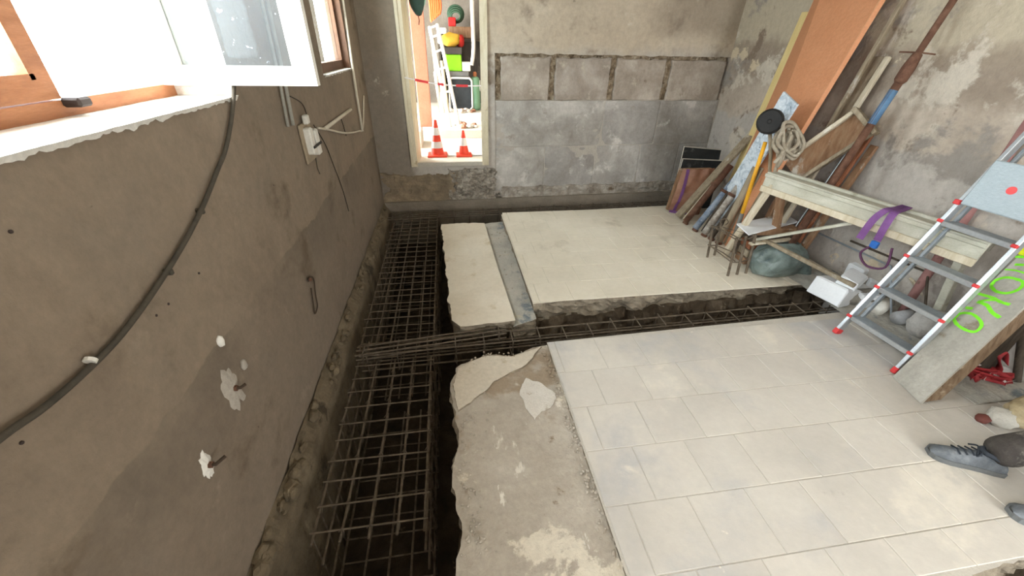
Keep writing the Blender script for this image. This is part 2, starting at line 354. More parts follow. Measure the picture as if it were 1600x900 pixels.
def wall(fn, us, vs_, holes, thick, step=.07, amp=.004, fr=3.0):
    """wall surface fn(u, v, depth); us, vs_ extents; holes (u0,u1,v0,v1); relief amp"""
    def brk(a, b, marks):
        m_ = sorted(set([a, b]+[x for x in marks if a < x < b])); out = []
        for p, q in zip(m_, m_[1:]):
            k = max(1, int(round((q-p)/step))); out += [p+(q-p)*i/k for i in range(k)]
        return out+[m_[-1]]
    U = brk(us[0], us[1], [h[i] for h in holes for i in (0, 1)]); Vv = brk(vs_[0], vs_[1], [h[i] for h in holes for i in (2, 3)])
    mb = MB(); nu = len(U); idx = {}
    inh = lambda u, v: any(h[0] < u < h[1] and h[2] < v < h[3] for h in holes)
    vv = [fn(u, v, fbm(V((u*fr, v*fr, 1.7)))*amp*2) for v in Vv for u in U] + [fn(u, v, thick) for v in Vv for u in U]
    off = len(U)*len(Vv); F = []
    cell = lambda i, j: 0 <= i < nu-1 and 0 <= j < len(Vv)-1 and not inh((U[i]+U[i+1])/2, (Vv[j]+Vv[j+1])/2)
    for j in range(len(Vv)-1):
        for i in range(nu-1):
            if not cell(i, j): continue
            a, b, c, d = j*nu+i, j*nu+i+1, (j+1)*nu+i+1, (j+1)*nu+i
            F += [(a, b, c, d), (a+off, d+off, c+off, b+off)]
            if not cell(i-1, j): F.append((a, d, d+off, a+off))
            if not cell(i+1, j): F.append((b, b+off, c+off, c))
            if not cell(i, j-1): F.append((a, a+off, b+off, b))
            if not cell(i, j+1): F.append((d, c, c+off, d+off))
    mb.add(vv, F); return mb
def slab(outline, zt, zb, jag, seed=0, step=.035, rows=7, rough=.02, under=.0):
    """broken slab: outline [(x, y, jagged?)], rough sides; slot 0 top, slot 1 sides"""
    pts = []
    n = len(outline)
    for i in range(n):
        a = V(outline[i][:2]+(0,)); b = V(outline[(i+1) % n][:2]+(0,)); jg = outline[i][2]*jag; L = (b-a).length
        k = max(1, int(L/step)) if jg or True else 1
        nr = V(((b-a).y, -(b-a).x, 0)).normalized()
        for t in range(k):
            p = a.lerp(b, t/k); e = min(1, 4*min(t/k, 1-t/k)+.15)
            pts.append((p + nr*jg*e*(2*fbm(V((p.x*7+seed, p.y*7, seed*.3)), 5)+.9*fbm(V((p.x*26+seed, p.y*26, seed)), 4)), nr, outline[i][2]))
    mb = MB(); N = len(pts); vs_ = [V((p.x, p.y, zt)) for p, _, _ in pts]
    for r in range(1, rows+1):
        t = r/rows
        for p, nr, jg in pts:
            z = zt+(zb-zt)*t
            d = 2*fbm(V((p.x*9, p.y*9, z*14+seed)), 4)*rough*(1.6 if jg else .6) - under*t
            vs_.append(V((p.x+nr.x*d, p.y+nr.y*d, z)))
    tri = tessellate_polygon([[V((v.x, v.y, 0)) for v in vs_[:N]]])
    top = []
    for t in tri:
        a, b, c = (vs_[i] for i in t)
        top.append(tuple(t) if (b-a).cross(c-a).z > 0 else tuple(t)[::-1])
    mb.add(vs_, top); mb.mi = [0]*len(top)
    F = [(r*N+i, (r+1)*N+i, (r+1)*N+(i+1) % N, r*N+(i+1) % N) for r in range(rows) for i in range(N)]
    mb.f += F; mb.mi += [1]*len(F); return mb

# ================================================================ STRUCTURE
XL, XR = -.855, 3.47
def BW(u, v, d=0.): return V((u, 5.045+.03*u+d, v))
BY = lambda x: 5.045+.03*x
# left wall with three window openings
LW_H = [(.72, 1.95, 1.545, 2.55), (3.38, 4.35, 1.53, 2.48), (-2.2, -.25, 1.545, 2.55)]
wl = struct(wall(lambda u, v, d: V((XL-(.10 if d > .2 and 3.1 < u < 5.3 else d), u, v)), (-2.7, 5.25), (-.98, 2.72), LW_H, .30, amp=.005, fr=2.2).build('wall_left', M_WL, smooth=False), 'brown plastered wall with windows above the trench')
# its rubble footing showing in the trench
def foot(u, v):
    y = -2.7+7.75*u
    z = .025-.93*v**1.3
    base = XL+.006+.05*min(1, v*6)+.05*v
    a = .020*max(0, 1-abs(v-.08)/.10)+.007
    b = V((base+2*a*fbm(V((y*9, v*7, 2)), 4), y, z+.03*fbm(V((y*5, v*3, 9)))*(1 if v < .3 else 0)))
    return b
mbf = MB().grid(foot, 240, 26); struct(mbf.build('footing_left', M_FOOT), 'rough crumbling footing under the left wall')
lumps = thing('footing_rubble', '', '', (XL, 2, -.05), kind='structure'); lumps['label'] = 'loose stones bedded along the foot of the left wall'
for i in range(95):
    y = random.uniform(.55, 4.9); r = random.uniform(.012, .034)*(1.25 if y < 2 else .8)
    MB().blob((XL+.02+random.uniform(0, .035), y, random.uniform(-.06, .02)), (r*.8, r*1.3, r*.8), .35, 2.2, 2, i).build('stone', M_FOOT, lumps)
# back wall: base plane (set back behind the blocks) + render coat above
DOOR = (-.40, .43, .49, 2.55)
wb = struct(wall(lambda u, v, d: BW(u, v, .072+d), (-1.2, 3.75), (-.98, 2.72), [DOOR], .26, amp=.004).build('wall_back', M_MORTAR), 'block wall with a doorway at the back of the room')
# render coat: everything left of / above the exposed blocks, its lower edge hacked ragged
def coat(u0, u1, v0, v1, ragl=0, ragb=0, d=-.002, seed=0., mt=None, nm='render_coat', holes=(), st=.04):
    def fn(u, v, dd):
        if ragb and v < v0+.001: v = v0+ragb*2*fbm(V((u*8, seed, 1)), 5)
        if ragl and u < u0+.001: u = u0+ragl*2*fbm(V((v*8, seed, 5)), 5)
        return BW(u, v, d+dd)
    return wall(fn, (u0, u1), (v0, v1), list(holes), .08, step=st, amp=.004).build(nm, mt or M_WB, wb)
coat(-1.15, .56, -.03, 2.72, holes=[DOOR], seed=3)
coat(.56, 3.7, 1.66, 2.72, ragb=.014, seed=4)
# exposed blocks, each a piece
def block(u0, u1, v0, v1, d, mt, seed, chip=.006):
    ps = [0, .0, .02, .06, .14, .25, .36, .5, .64, .75, .86, .94, .98, 1, 1]; n = len(ps); g = .002
    def fn(a, b):
        i, j = round(a*(n-1)), round(b*(n-1)); out = i in (0, n-1) or j in (0, n-1); rim = i in (1, n-2) or j in (1, n-2)
        u = u0+g+(u1-u0-2*g)*ps[i]; v = v0+g+(v1-v0-2*g)*ps[j]
        if out or rim: u += chip*2*fbm(V((u*9, v*9, seed)), 5); v += chip*2*fbm(V((u*9, v*9, seed+7)), 5)
        return BW(u, v, d+(.06 if out else (.004+chip*.3 if rim else 0))+.009*fbm(V((u*4, v*4, seed)), 5)*2)
    MB().grid(fn, n, n).build('block', mt, wb)
R1 = [.63, 1.225, 1.965, 2.665, 3.46]
for i in range(4): block(R1[i]+(.045 if i else .0), R1[i+1]-.02, 1.18, 1.625, .008, M_BLOCKU, i, .02)
for i, (a, b) in enumerate([(.56, 1.93), (1.93, 2.66), (2.66, 3.46)]): block(a, b, .655, 1.18, .005, M_BLOCK, i+5, .003)
for i, (a, b) in enumerate([(.56, 1.2), (1.2, 1.88), (1.88, 2.5), (2.5, 3.05), (3.05, 3.46)]): block(a, b, .10, .655, .006, M_BLOCK, i+9, .003)
coat(.55, 3.5, .08, 1.185, d=.0115, mt=M_MORTAR, nm='mortar_bed')
# hacked-out joints lined with crumbly mortar lumps
def joint(u0, u1, v0, v1, nu, nv, seed):
    MB().grid(lambda a, b: BW(u0+(u1-u0)*a, v0+(v1-v0)*b, .048+.03*fbm(V(((u0+(u1-u0)*a)*22, (v0+(v1-v0)*b)*22, seed)))), nu, nv).build('mortar_joint', M_CHASE, wb)
for i, u in enumerate((.60, 1.245, 1.985, 2.685)): joint(u-.05, u+.04, 1.18, 1.64, 8, 40, i)
joint(.58, 3.46, 1.61, 1.67, 200, 7, 8)
for i in range(60):
    u = random.choice([.585, 1.215, 1.945, 2.65])+random.uniform(-.012, .012) if i < 34 else random.uniform(.65, 3.4)
    v = random.uniform(1.2, 1.6) if i < 34 else 1.64+random.uniform(-.015, .01); r = random.uniform(.008, .02)
    MB().blob(BW(u, v, .035), (r, r*1.2, r*1.4), .4, 2.5, 1, i).build('mortar_lump', M_CHASE, wb)
# rubble masonry laid bare under the doorway, and the plaster scab left of it
def rub(u0, u1, v0, v1, nu, nv, amp, d0, seed):
    def fn(a, b):
        u = u0+(u1-u0)*a; v = v0+(v1-v0)*b; e = min(a, 1-a, (1-b)*.8, b+.1)+.22*fbm(V((u*5, v*7, seed+4)), 5)-.07
        vo = noise.cell(V((u*16+fbm(V((v*9, u*9, 3)))*1.5, v*26, seed)))
        return BW(u, v, d0 - amp*(.5*vo+fbm(V((u*18, v*24, seed)), 4)) + (.045 if e < 0 else 0))
    return MB().grid(fn, nu, nv)
rub(-.06, .60, .0, .44, 100, 66, .030, -.022, 3).build('rubble_patch', M_RUBBLE, wb)
rub(-.88, .10, .0, .40, 110, 46, .010, -.018, 6).build('plaster_scab', pmat('plaster_scab', [(112,98,80),(140,124,102),(170,152,124)], 5, bump=.6, bscale=25), wb)
rub(.50, 3.46, -.02, .17, 300, 24, .016, -.012, 9).build('hacked_base', pmat('hacked_base', [(122,110,96),(156,146,133),(188,180,168)], 7, bump=.8, bscale=30, patches=[((104,88,70), 6, .6, .68)]), wb)
# concrete footing strip under the back wall
mbb = MB()
def fb(u, v):
    x = -.9+4.4*u; prof = [(.03, .02), (-.055, .02), (-.06, -.06), (-.05, -.5), (-.05, -.95)]
    t = v*(len(prof)-1); i = min(int(t), len(prof)-2); f = t-i
    d = prof[i][0]*(1-f)+prof[i+1][0]*f; z = prof[i][1]*(1-f)+prof[i+1][1]*f
    return BW(x, z+.012*fbm(V((x*5, v*4, 1))), d+.012*fbm(V((x*6, v*6, 4))))
mbb.grid(fb, 160, 21); struct(mbb.build('footing_back', M_FOOTB), 'smooth concrete footing strip below the back wall')
# right wall, rear wall, ceiling
struct(wall(lambda u, v, d: V((XR+d, u, v)), (-2.8, 5.25), (-1.0, 2.72), [], .25, step=.05, amp=.014, fr=1.6).build('wall_right', M_WR), 'rough patchy rendered wall on the right')
struct(wall(lambda u, v, d: V((u, -2.6-d, v)), (-1.2, 3.75), (-1.0, 2.72), [(2.35, 3.25, 0., 2.25)], .2, step=.3, amp=.003).build('wall_rear', M_WB), 'rear wall with an open doorway behind the camera')
struct(MB().box((-1.3, -2.9, 2.70), (3.8, 5.4, 2.8)).build('ceiling', M_CEIL), 'plain pale ceiling')
# ground in the trenches
def ground(a, b):
    x = -.9+4.45*a; y = -2.7+7.9*b
    s = min(1, max(0, (x+.02)/.2)); s = s*s*(3-2*s)
    t = min(1, max(0, (y-4.35)/.2)) if x < .2 else 1
    z = -.82*(1-s)+(-.42)*s
    if y > 4.5: z = max(z, -.55)
    return V((x, y, z+.07*fbm(V((x*4, y*4, 0)))+.03*fbm(V((x*14, y*14, 3)))))
struct(MB().grid(ground, 150, 260).build('trench_bed', M_SOIL, smooth=True), 'dark earth at the bottom of the trenches')
# ---- slabs
def soil_block(outline, zt, zb, seed, name='trench_bank', rough=.035):
    o = slab(outline, zt, zb, .05, seed, step=.05, rows=9, rough=rough, under=-.05).build(name, [M_BANK, M_BANK]); return struct(o, 'bank of dug earth below the floor slab')
FAR = [(.568, 4.50, 0), (.581, 2.555, 1), (2.93, 2.665, 1), (3.12, 2.72, 0), (3.46, 2.74, 0), (3.46, 4.64, 0), (2.83, 4.615, 0)]
far = struct(slab(FAR, -.003, -.17, .012, 2, rough=.03, rows=8, under=.02).build('floor_slab', [M_GROUT2, M_BROKEN]), 'far floor slab with cream tiles and a broken concrete edge')
SMALL = [(-.145, 4.27, 1), (-.10, 3.3, 1), (-.06, 2.42, 1), (.0, 2.335, 1), (.41, 2.36, 0), (.37, 3.3, 0), (.345, 4.26, 1), (.1, 4.29, 1)]
small = struct(slab(SMALL, -.005, -.13, .022, 5, rough=.014, rows=6, under=.03).build('floor_slab', [M_SCREED2, M_BROKEN]), 'narrow cream slab strip with a ragged edge beside the trench')
STRIP = [(.33, 4.36, 1), (.36, 3.3, 0), (.395, 2.345, 1), (.585, 2.43, 0), (.58, 4.40, 1)]
struct(slab(STRIP, -.055, -.2, .015, 8, rough=.02).build('floor_strip', [M_GREYC, M_BROKEN]), 'strip of bare grey concrete between two cream slabs')
NOTCH = [(1.98, .46, 1), (2.6, .40, 0)]
FRONT = [(.585, 2.078, 0), (.575, -.9, 0), (1.95, -.9, 0), (1.94, .462, 1), (2.48, .50, 1), (2.5, -.9, 0), (3.46, -.9, 0), (3.46, 2.17, 0)]
floor = struct(slab(FRONT, -.0035, -.16, .02, 3, rough=.02).build('floor', [M_GROUT, M_BROKEN]), 'near tiled floor slab of large cream tiles')
REAR = [(.0, -.35, 0), (.0, -2.6, 0), (3.46, -2.6, 0), (3.46, -.905, 0), (.57, -.905, 0), (.57, -.35, 0)]
struct(slab(REAR, -.004, -.16, .01, 13, step=.2, rough=.01).build('floor_slab', [M_SCREED, M_BROKEN]), 'plain floor slab behind the camera')
BRK = [tuple(PZ(x, y)[:2])+(1,) for x, y in [(852, 537), (800, 553), (760, 552), (735, 560), (712, 572), (704, 600), (713, 640), (717, 690), (708, 730), (712, 770), (722, 830), (712, 870)]]
BRK = [(.592, 2.072, 1)] + BRK[1:] + [(-.09, .5, 1), (-.12, -.34, 0), (.572, -.34, 0)]
broken = struct(slab(BRK, -.018, -.14, .018, 6, step=.02, rough=.016, under=.02).build('floor_broken', [M_SCREED, M_BROKEN]), 'broken ragged screed strip beside the trench')
# smoother screed lying on the broken slab's far corner
CAP = [tuple(PZ(x, y)[:2])+(1,) for x, y in [(846, 540), (800, 556), (762, 555), (738, 563), (716, 574), (708, 600), (716, 640), (735, 628), (762, 606), (772, 594), (790, 585), (822, 568)]]
MBc = slab(CAP, -.006, -.02, .01, 16, step=.02, rows=2, rough=.004); MBc.build('screed_layer', [pmat('smooth_screed', [(190,179,161),(203,193,176)], 3, bump=.12, patches=[((176,160,136), 3, .58, .68)]), M_BROKEN], broken)
soil_block([(.60, 4.44, 1), (.60, 2.575, 1), (3.0, 2.68, 1), (3.46, 2.70, 0), (3.46, 4.56, 1)], -.15, -.9, 21)
soil_block([(-.06, 4.2, 1), (.0, 2.42, 1), (.62, 2.50, 1), (.62, 4.3, 1)], -.12, -1.0, 22)
soil_block([(.55, 2.03, 1), (.05, 1.93, 1), (.0, 1.5, 1), (-.02, .9, 1), (.0, -.2, 0), (.0, -2.6, 0), (1.9, -.95, 0), (1.9, .5, 1), (2.55, .53, 1), (2.55, -.95, 0), (3.46, -.95, 0), (3.46, 2.12, 1)], -.13, -1.0, 23)
# ---- floor tiles, each a piece
def tiles(parent, rows, x0, x1, mt, T, gap, ztop, clip, hgt=.012):
    cache = {}
    for y0, y1, off in rows:
        x = x0 - ((x0-off) % T)
        while x < x1:
            a, b = max(x, x0)+gap/2, min(x+T, x1)-gap/2; x += T
            if b-a < .03: continue
            ya_ = clip(a, b, y0, y1)
            if ya_ is None: continue
            w, h = round(b-a, 3), round(y1-ya_-gap, 3)
            if (w, h) not in cache:
                o = MB().bevbox(((a+b)/2, (ya_+y1)/2, ztop-hgt/2), (w, h, hgt), None, .0025).build('tile', mt, parent)
                cx, cy = (a+b)/2, (ya_+y1)/2; q = V((cx, cy, ztop)) - wloc(parent)
                me = o.data; me.transform(Matrix.Translation(-q)); o.location = q; cache[(w, h)] = o
            else:
                o = cache[(w, h)].copy(); COL.objects.link(o); o.location = V(((a+b)/2, (ya_+y1)/2, ztop)) - wloc(parent)
            o.rotation_euler = (random.gauss(0, .0016), random.gauss(0, .0016), 0); o.location.z += random.uniform(-.001, .0008)
T = .285
rows = []; offs = [.92, 1.09, .97, .835, .98, .86, .99, .88, 1.03, .90, .97]
ys = [2.078, 1.772, 1.487, 1.203, .918, .633, .348, .063, -.222, -.507, -.792]
for i in range(len(ys)-1): rows.append((ys[i+1], ys[i], offs[i]))
tiles(floor, rows, .59, 3.455, M_TILE, T, .0042, 0., lambda a, b, y0, y1: y0 if y0 > .47 or b < 1.98 or a > 2.44 else (.485 if y1 > .5 else None))
rows = [(2.575+.283*i, 2.575+.283*(i+1), .64+.14*(i % 2)) for i in range(7)]
tiles(far, rows, .585, 3.45, M_TILE2, .283, .003, .0, lambda a, b, y0, y1: y0, .011)

# ================================================================ WINDOWS
def window(n, y0, y1, z0, z1, xf, label): return thing('window_%d' % n, label, None, (xf, (y0+y1)/2, z0), kind='structure')
def leaf(parent, fn, w, z0, z1, mt, st=.075, th=.04, name='sash', rl=.068, bead=True):
    """casement leaf: fn(a, b, z) maps width/thickness/height to world"""
    def bx(a0, a1, b0, b1, c0, c1): return MB().hexa([fn(a0,b0,c0),fn(a1,b0,c0),fn(a1,b1,c0),fn(a0,b1,c0)], [fn(a0,b0,c1),fn(a1,b0,c1),fn(a1,b1,c1),fn(a0,b1,c1)])
    s = bx(0, w, 0, th, z0, z0+rl).build(name, mt, parent)
    bx(0, w, 0, th, z1-rl, z1).build('top_rail', mt, s)
    bx(0, st, 0, th, z0+rl, z1-rl).build('stile', mt, s); bx(w-st, w, 0, th, z0+rl, z1-rl).build('stile', mt, s)
    bx(st, w-st, th*.4, th*.4+.005, z0+rl, z1-rl).build('pane', M_GLASS, s)
    if not bead: return s
    g = .014
    bx(st, st+g, -.004, th+.004, z0+rl, z1-rl).build('glazing_bead', mt, s); bx(w-st-g, w-st, -.004, th+.004, z0+rl, z1-rl).build('glazing_bead', mt, s)
    bx(st, w-st, -.004, th+.004, z0+rl, z0+rl+g).build('glazing_bead', mt, s)
    return s
w1 = window(1, .72, 1.95, 1.545, 2.55, -1.08, 'brown wooden casement window with one leaf swung open')
XF = -1.10
MB().box((XF-.035, .72, 1.547), (XF+.03, 1.95, 1.592)).build('frame_sill', M_BROWN, w1)
MB().box((XF-.035, .72, 2.50), (XF+.03, 1.95, 2.55)).build('frame_head', M_BROWN, w1)
MB().box((XF-.035, .72, 1.592), (XF+.03, .77, 2.50)).build('frame_jamb', M_BROWN, w1); MB().box((XF-.035, 1.905, 1.592), (XF+.03, 1.95, 2.50)).build('frame_jamb', M_WHITE, w1)
leaf(w1, lambda a, b, c: V((XF+.032-b, .77+a, c)), .63, 1.596, 2.495, M_BROWN, st=.052, rl=.05)
sash = leaf(w1, lambda a, b, c: V((XF+.03+a, 1.888+b, c)), .56, 1.590, 2.48, M_WHITE, st=.082, name='open_sash', bead=False)
MB().tube([(XF+.036, 1.882, 1.66), (XF+.036, 1.882, 1.74)], .007).build('hinge', M_WHITE, w1)
MB().bevbox((XF+.05, 1.42, 1.585), (.05, .05, .025), None, .006).build('latch_plate', plain('dark_iron', (60, 50, 46)), w1)
def sill(parent, y0, y1, z, x0, seed, depth):
    def fn(a, b):
        y = y0+(y1-y0)*a
        if b < .75: return V((x0+(XL+.012-x0+.012*fbm(V((y*16, seed, 0)), 5))*(b/.75), y, z+.004*fbm(V((y*9, b*5, seed)))))
        return V((XL+.012+.012*fbm(V((y*16, seed, 0)), 5)-.008*(b-.75)*4, y, z-.014*(b-.75)*4*(1+1.6*fbm(V((y*22, seed, 4)), 5))))
    return MB().grid(fn, 90, 9).build('window_sill', M_SILL, parent)
sill(w1, .72, 1.95, 1.549, XF-.03, 1, .2)
MB().grid(lambda a, b: V((XF+.03+(XL-XF-.03)*a, 1.948+.002*fbm(V((a*9, b*9, 2))), 1.55+1.0*b)), 10, 20).build('reveal_plaster', M_SILL, w1)
w2 = window(2, 3.38, 4.35, 1.53, 2.48, -.93, 'dark brown framed window near the back corner')
X2 = -.925
MB().box((X2-.04, 3.38, 1.532), (X2+.02, 4.35, 1.60)).build('frame_sill', M_DKBROWN, w2); MB().box((X2-.04, 3.38, 2.42), (X2+.02, 4.35, 2.48)).build('frame_head', M_DKBROWN, w2)
MB().box((X2-.04, 3.38, 1.60), (X2+.02, 3.43, 2.42)).build('frame_jamb', M_DKBROWN, w2); MB().box((X2-.04, 4.29, 1.60), (X2+.02, 4.35, 2.42)).build('frame_jamb', M_DKBROWN, w2)
for a, b in ((3.43, 4.29),): MB().box((X2-.012, a, 1.60), (X2-.007, b, 2.42)).build('pane', M_GLASS, w2)
MB().box((X2+.02, 4.33, 1.535), (XL+.004, 4.35, 2.48)).build('jamb_lining', M_DKBROWN, w2)
sill(w2, 3.38, 4.34, 1.534, X2, 4, .1)
w3 = window(3, -1.9, -.7, 1.545, 2.55, -1.1, 'brown wooden window behind the camera')
MB().box((XF-.03, -2.2, 1.547), (XF+.03, -.25, 1.60)).build('frame_sill', M_BROWN, w3); MB().box((XF-.03, -1.33, 1.60), (XF+.03, -1.27, 2.55)).build('mullion', M_BROWN, w3)

# ---- doorway lining
d1 = thing('door_1', 'cream wooden lining of the raised doorway', None, (0, 5.05, .49), kind='structure')
y0d = BY(0)
MB().hexa([(-.455,y0d-.03,.45),(-.395,y0d-.03,.45),(-.36,y0d+.30,.45),(-.455,y0d+.30,.45)], [(-.455,y0d-.03,2.6),(-.395,y0d-.03,2.6),(-.36,y0d+.30,2.6),(-.455,y0d+.30,2.6)]).build('door_jamb', M_CREAMW, d1)
MB().hexa([(.395,y0d-.015,.45),(.475,y0d-.015,.45),(.475,y0d+.30,.45),(.42,y0d+.30,.45)], [(.395,y0d-.015,2.6),(.475,y0d-.015,2.6),(.475,y0d+.30,2.6),(.42,y0d+.30,2.6)]).build('door_jamb', M_CREAMW, d1)
MB().box((-.45, y0d-.012, .445), (.47, y0d+.02, .492)).build('threshold', pmat('threshold_cement', [(176,168,154),(190,182,168)], 5, bump=.2), d1)
MB().bevbox((.392, y0d+.02, 1.335), (.012, .05, .11), None, .003).build('strike_plate', plain('dull_metal', (140, 130, 112), .5, .5), d1)
MB().bevbox((-.452, y0d-.035, 1.55), (.035, .02, 2.2), None, .004).build('architrave', M_CREAMW, d1)

# ================================================================ REBAR CAGES
def cage(name, label, cat, lo, hi, axis, nt_, nb, sp, rb=.0065, rs=.0045, mids=0, skew=0., over=.05):
    """reinforcement cage along axis ('x'/'y'): longitudinal bars top/bottom + closed stirrups"""
    lo, hi = V(lo), V(hi); t = thing(name, label, cat, ((lo.x+hi.x)/2, (lo.y+hi.y)/2, lo.z))
    A = 0 if axis == 'x' else 1; B = 1-A
    def P(a, b, z):
        p = V((0, 0, z)); p[A] = a; p[B] = b+(skew*(a-lo[A])); return p
    first = {}
    def bar(b, z):
        j = [P(lo[A]-over+(hi[A]-lo[A]+2*over)*k/8, b+.006*fbm(V((k*.9, b*20, z*9))), z+.008*fbm(V((k*.8, b*31, z*17)))) for k in range(9)]
        MB().tube(j, rb, 6).build('longitudinal_bar', M_REBAR, t)
    for k in range(nt_): bar(lo[B]+(hi[B]-lo[B])*k/(nt_-1), hi.z-rb-rs)
    for k in range(nb): bar(lo[B]+(hi[B]-lo[B])*k/(nb-1), lo.z+rb+rs)
    for k in range(mids):
        z = lo.z+(hi.z-lo.z)*(k+1)/(mids+1); bar(lo[B]+.01, z); bar(hi[B]-.01, z)
    n = int(round((hi[A]-lo[A])/sp)); proto = None
    for i in range(n+1):
        a = lo[A]+(hi[A]-lo[A])*i/n; j = random.uniform(-.006, .006)
        if proto is None:
            e = .012
            loop = [P(a, lo[B]-e, lo.z), P(a, hi[B]+e, lo.z), P(a, hi[B]+e, hi.z), P(a, lo[B]-e, hi.z)]
            q = []
            for k in range(4):
                p0, p1, p2 = loop[k-1], loop[k], loop[(k+1) % 4]
                q += [p1+(p0-p1).normalized()*.012, p1, p1+(p2-p1).normalized()*.012]
            proto = MB().tube(q, rs, 6, closed=True).build('stirrup', M_REBAR, t); a00 = a
        else:
            off = V((0, 0, random.uniform(-.003, .003))); off[A] = a-a00+j; off[B] = skew*(a-a00)
            c = dup(proto, off); c.rotation_euler[2] = random.uniform(-.012, .012)
    return t
farcage = cage('rebar_cage', 'long dense rusty rebar cage in the far left trench', 'rebar cage', (-.71, 2.32, -.62), (-.20, 4.85, -.10), 'y', 6, 6, .105, mids=2)
nearcage = cage('rebar_cage', 'rusty rebar cage in the near end of the left trench', 'rebar cage', (-.70, 1.04, -.66), (-.215, 2.12, -.11), 'y', 5, 5, .125, mids=2)
for i in range(9):
    for k in range(5):
        p = V((-.70+.485*k/4, 1.04+.125*i-.01, -.118))
        if k and k < 4 or i % 2: MB().tube([p+V((-.012, 0, .006)), p+V((0, .012, .018)), p+V((.012, 0, .006)), p+V((.004, -.006, -.03))], .0022, 5).build('tie_wire', M_REBAR, nearcage)
cage('rebar_cage', 'slender rebar cage in the trench along the back wall', 'rebar cage', (-.74, 4.66, -.30), (3.2, 4.86, -.07), 'x', 4, 3, .19, skew=.03)
cage('rebar_cage', 'slim rebar beam cage crossing the room between the tiled slabs', 'rebar cage', (-.64, 2.165, -.21), (3.16, 2.285, -.055), 'x', 2, 2, .195, rb=.0065, skew=.028, mids=1)
cage('rebar_cage', 'short thin rebar lap laid across the left trench', 'rebar cage', (-.66, 2.16, -.10), (.28, 2.25, -.04), 'x', 3, 2, .9, skew=.11, rb=.006)

# ================================================================ LEFT WALL FITTINGS
c = [PX(x, y, XL+.018) for x, y in [(366,118),(365,150),(361,190),(352,235),(340,265),(318,320),(290,375),(250,440),(200,510),(150,565),(75,632),(0,685)]]
c += [V((XL+.018, .45, 1.13)), V((XL+.018, .1, 1.2))]
hose = thing('wall_cable', 'thick dusty cable drooping in a curve across the left wall', 'cable', c[-1])
def spline(pts, k=5):
    pts = [V(p) for p in pts]; out = []
    for i in range(len(pts)-1):
        p0, p1, p2, p3 = pts[max(i-1, 0)], pts[i], pts[i+1], pts[min(i+2, len(pts)-1)]
        for j in range(k):
            t = j/k; out.append(.5*((2*p1)+(p2-p0)*t+(2*p0-5*p1+4*p2-p3)*t*t+(3*p1-p0-3*p2+p3)*t**3))
    return out+[pts[-1]]
MB().tube(spline(c), .0076, 10).build('sheath', M_CABLE, hose, True)
p = PX(141, 563, XL+.018)
MB().tube([p+V((0, -.004, -.002)), p+V((0, .004, .002))], .0125, 10).build('clip', M_PLAST, hose)
for q in [(312,330),(262,425)]:
    p = PX(*q, XL+.01); MB().bevbox(p, (.03, .014, .02), None, .004).build('clip', M_CABLE, hose)
# conduits, fuse box, cables
for i, (a, b) in enumerate([((437,128),(450,198)), ((445,128),(458,196))]):
    tag(MB().tube([PX(*b, XL+.014), PX(*a, XL+.014), PX(*a, XL+.014)+V((0, .05, .5))], .010 if i else .008, 8).build('conduit_pipe', M_CONDUIT, None, True), ['thinner grey conduit on the left wall, nearer the open sash', 'thicker grey conduit ending above the socket box'][i], 'conduit')
bx = PX(487, 222, XL+.03); fbx = thing('socket_box', 'white electrical socket box with wires on the left wall', 'socket', (XL, bx.y, bx.z-.1))
MB().bevbox((XL+.008, bx.y, bx.z), (.014, .20, .22), None, .004).build('back_plate', pmat('stained_plate', [(150,134,112),(168,152,128)], 6, rough=.7), fbx)
for k in (-1, 1): MB().bevbox((XL+.03, bx.y+.05*k+.02, bx.z-.012*k), (.045, .062, .15), None, .008).build('switch_module', M_PLAST, fbx)
MB().bevbox((XL+.056, bx.y+.02, bx.z-.02), (.008, .16, .014), None, .002).build('clamp_bar', M_BLACK, fbx)
MB().bevbox((XL+.03, bx.y-.01, bx.z+.13), (.03, .05, .05), None, .006).build('cable_gland', M_PLAST, fbx)
P_ = lambda pts, d=.012: [PX(x, y, XL+d) for x, y in pts]
tag(MB().tube(spline(P_([(497,200),(515,203),(540,208),(560,205),(567,199),(568,150)])), .008, 8).build('white_cable', M_WCONDUIT, None, True), 'white cable sagging from the socket box to the corner pipe', 'cable')
tag(MB().tube(P_([(508,201),(548,171)], .014), .013, 8).build('conduit_pipe', M_WCONDUIT, None, True), 'short white conduit slanting up beside the socket box', 'conduit')
cp = [PX(567, 205, XL+.025)]; yy = cp[0].y
tag(MB().tube([V((XL+.02, yy, cp[0].z)), V((XL+.02, yy+.02, 1.35)), V((XL+.02, yy+.1, 2.0)), V((XL+.02, yy+.1, 2.68))], .012, 8).build('corner_pipe', M_WCONDUIT, None, True), 'thin pale pipe running up the far corner of the left wall', 'pipe')
tag(MB().tube(spline(P_([(490,195),(508,225),(520,255),(535,295),(545,330)], .01)), .0028, 5).build('thin_wire', M_BLACK, None, True), 'thin black wire hanging below the socket box to the dark stain', 'wire')
tag(MB().tube(spline(P_([(452,150),(470,160),(478,175),(484,200)], .01)), .0026, 5).build('thin_wire', M_BLACK, None, True), 'thin black wire looping from conduit into the socket box', 'wire')
tag(MB().tube(spline(P_([(493,245),(496,262),(500,272)], .01)), .003, 5).build('thin_wire', M_CABLE, None, True), 'short stub of wire dangling under the socket box', 'wire')
tag(MB().tube(spline(P_([(533,186),(537,198),(541,212)], .01)), .003, 5).build('thin_wire', M_BLACK, None, True), 'short dark wire end crossing the sagging white cable', 'wire')
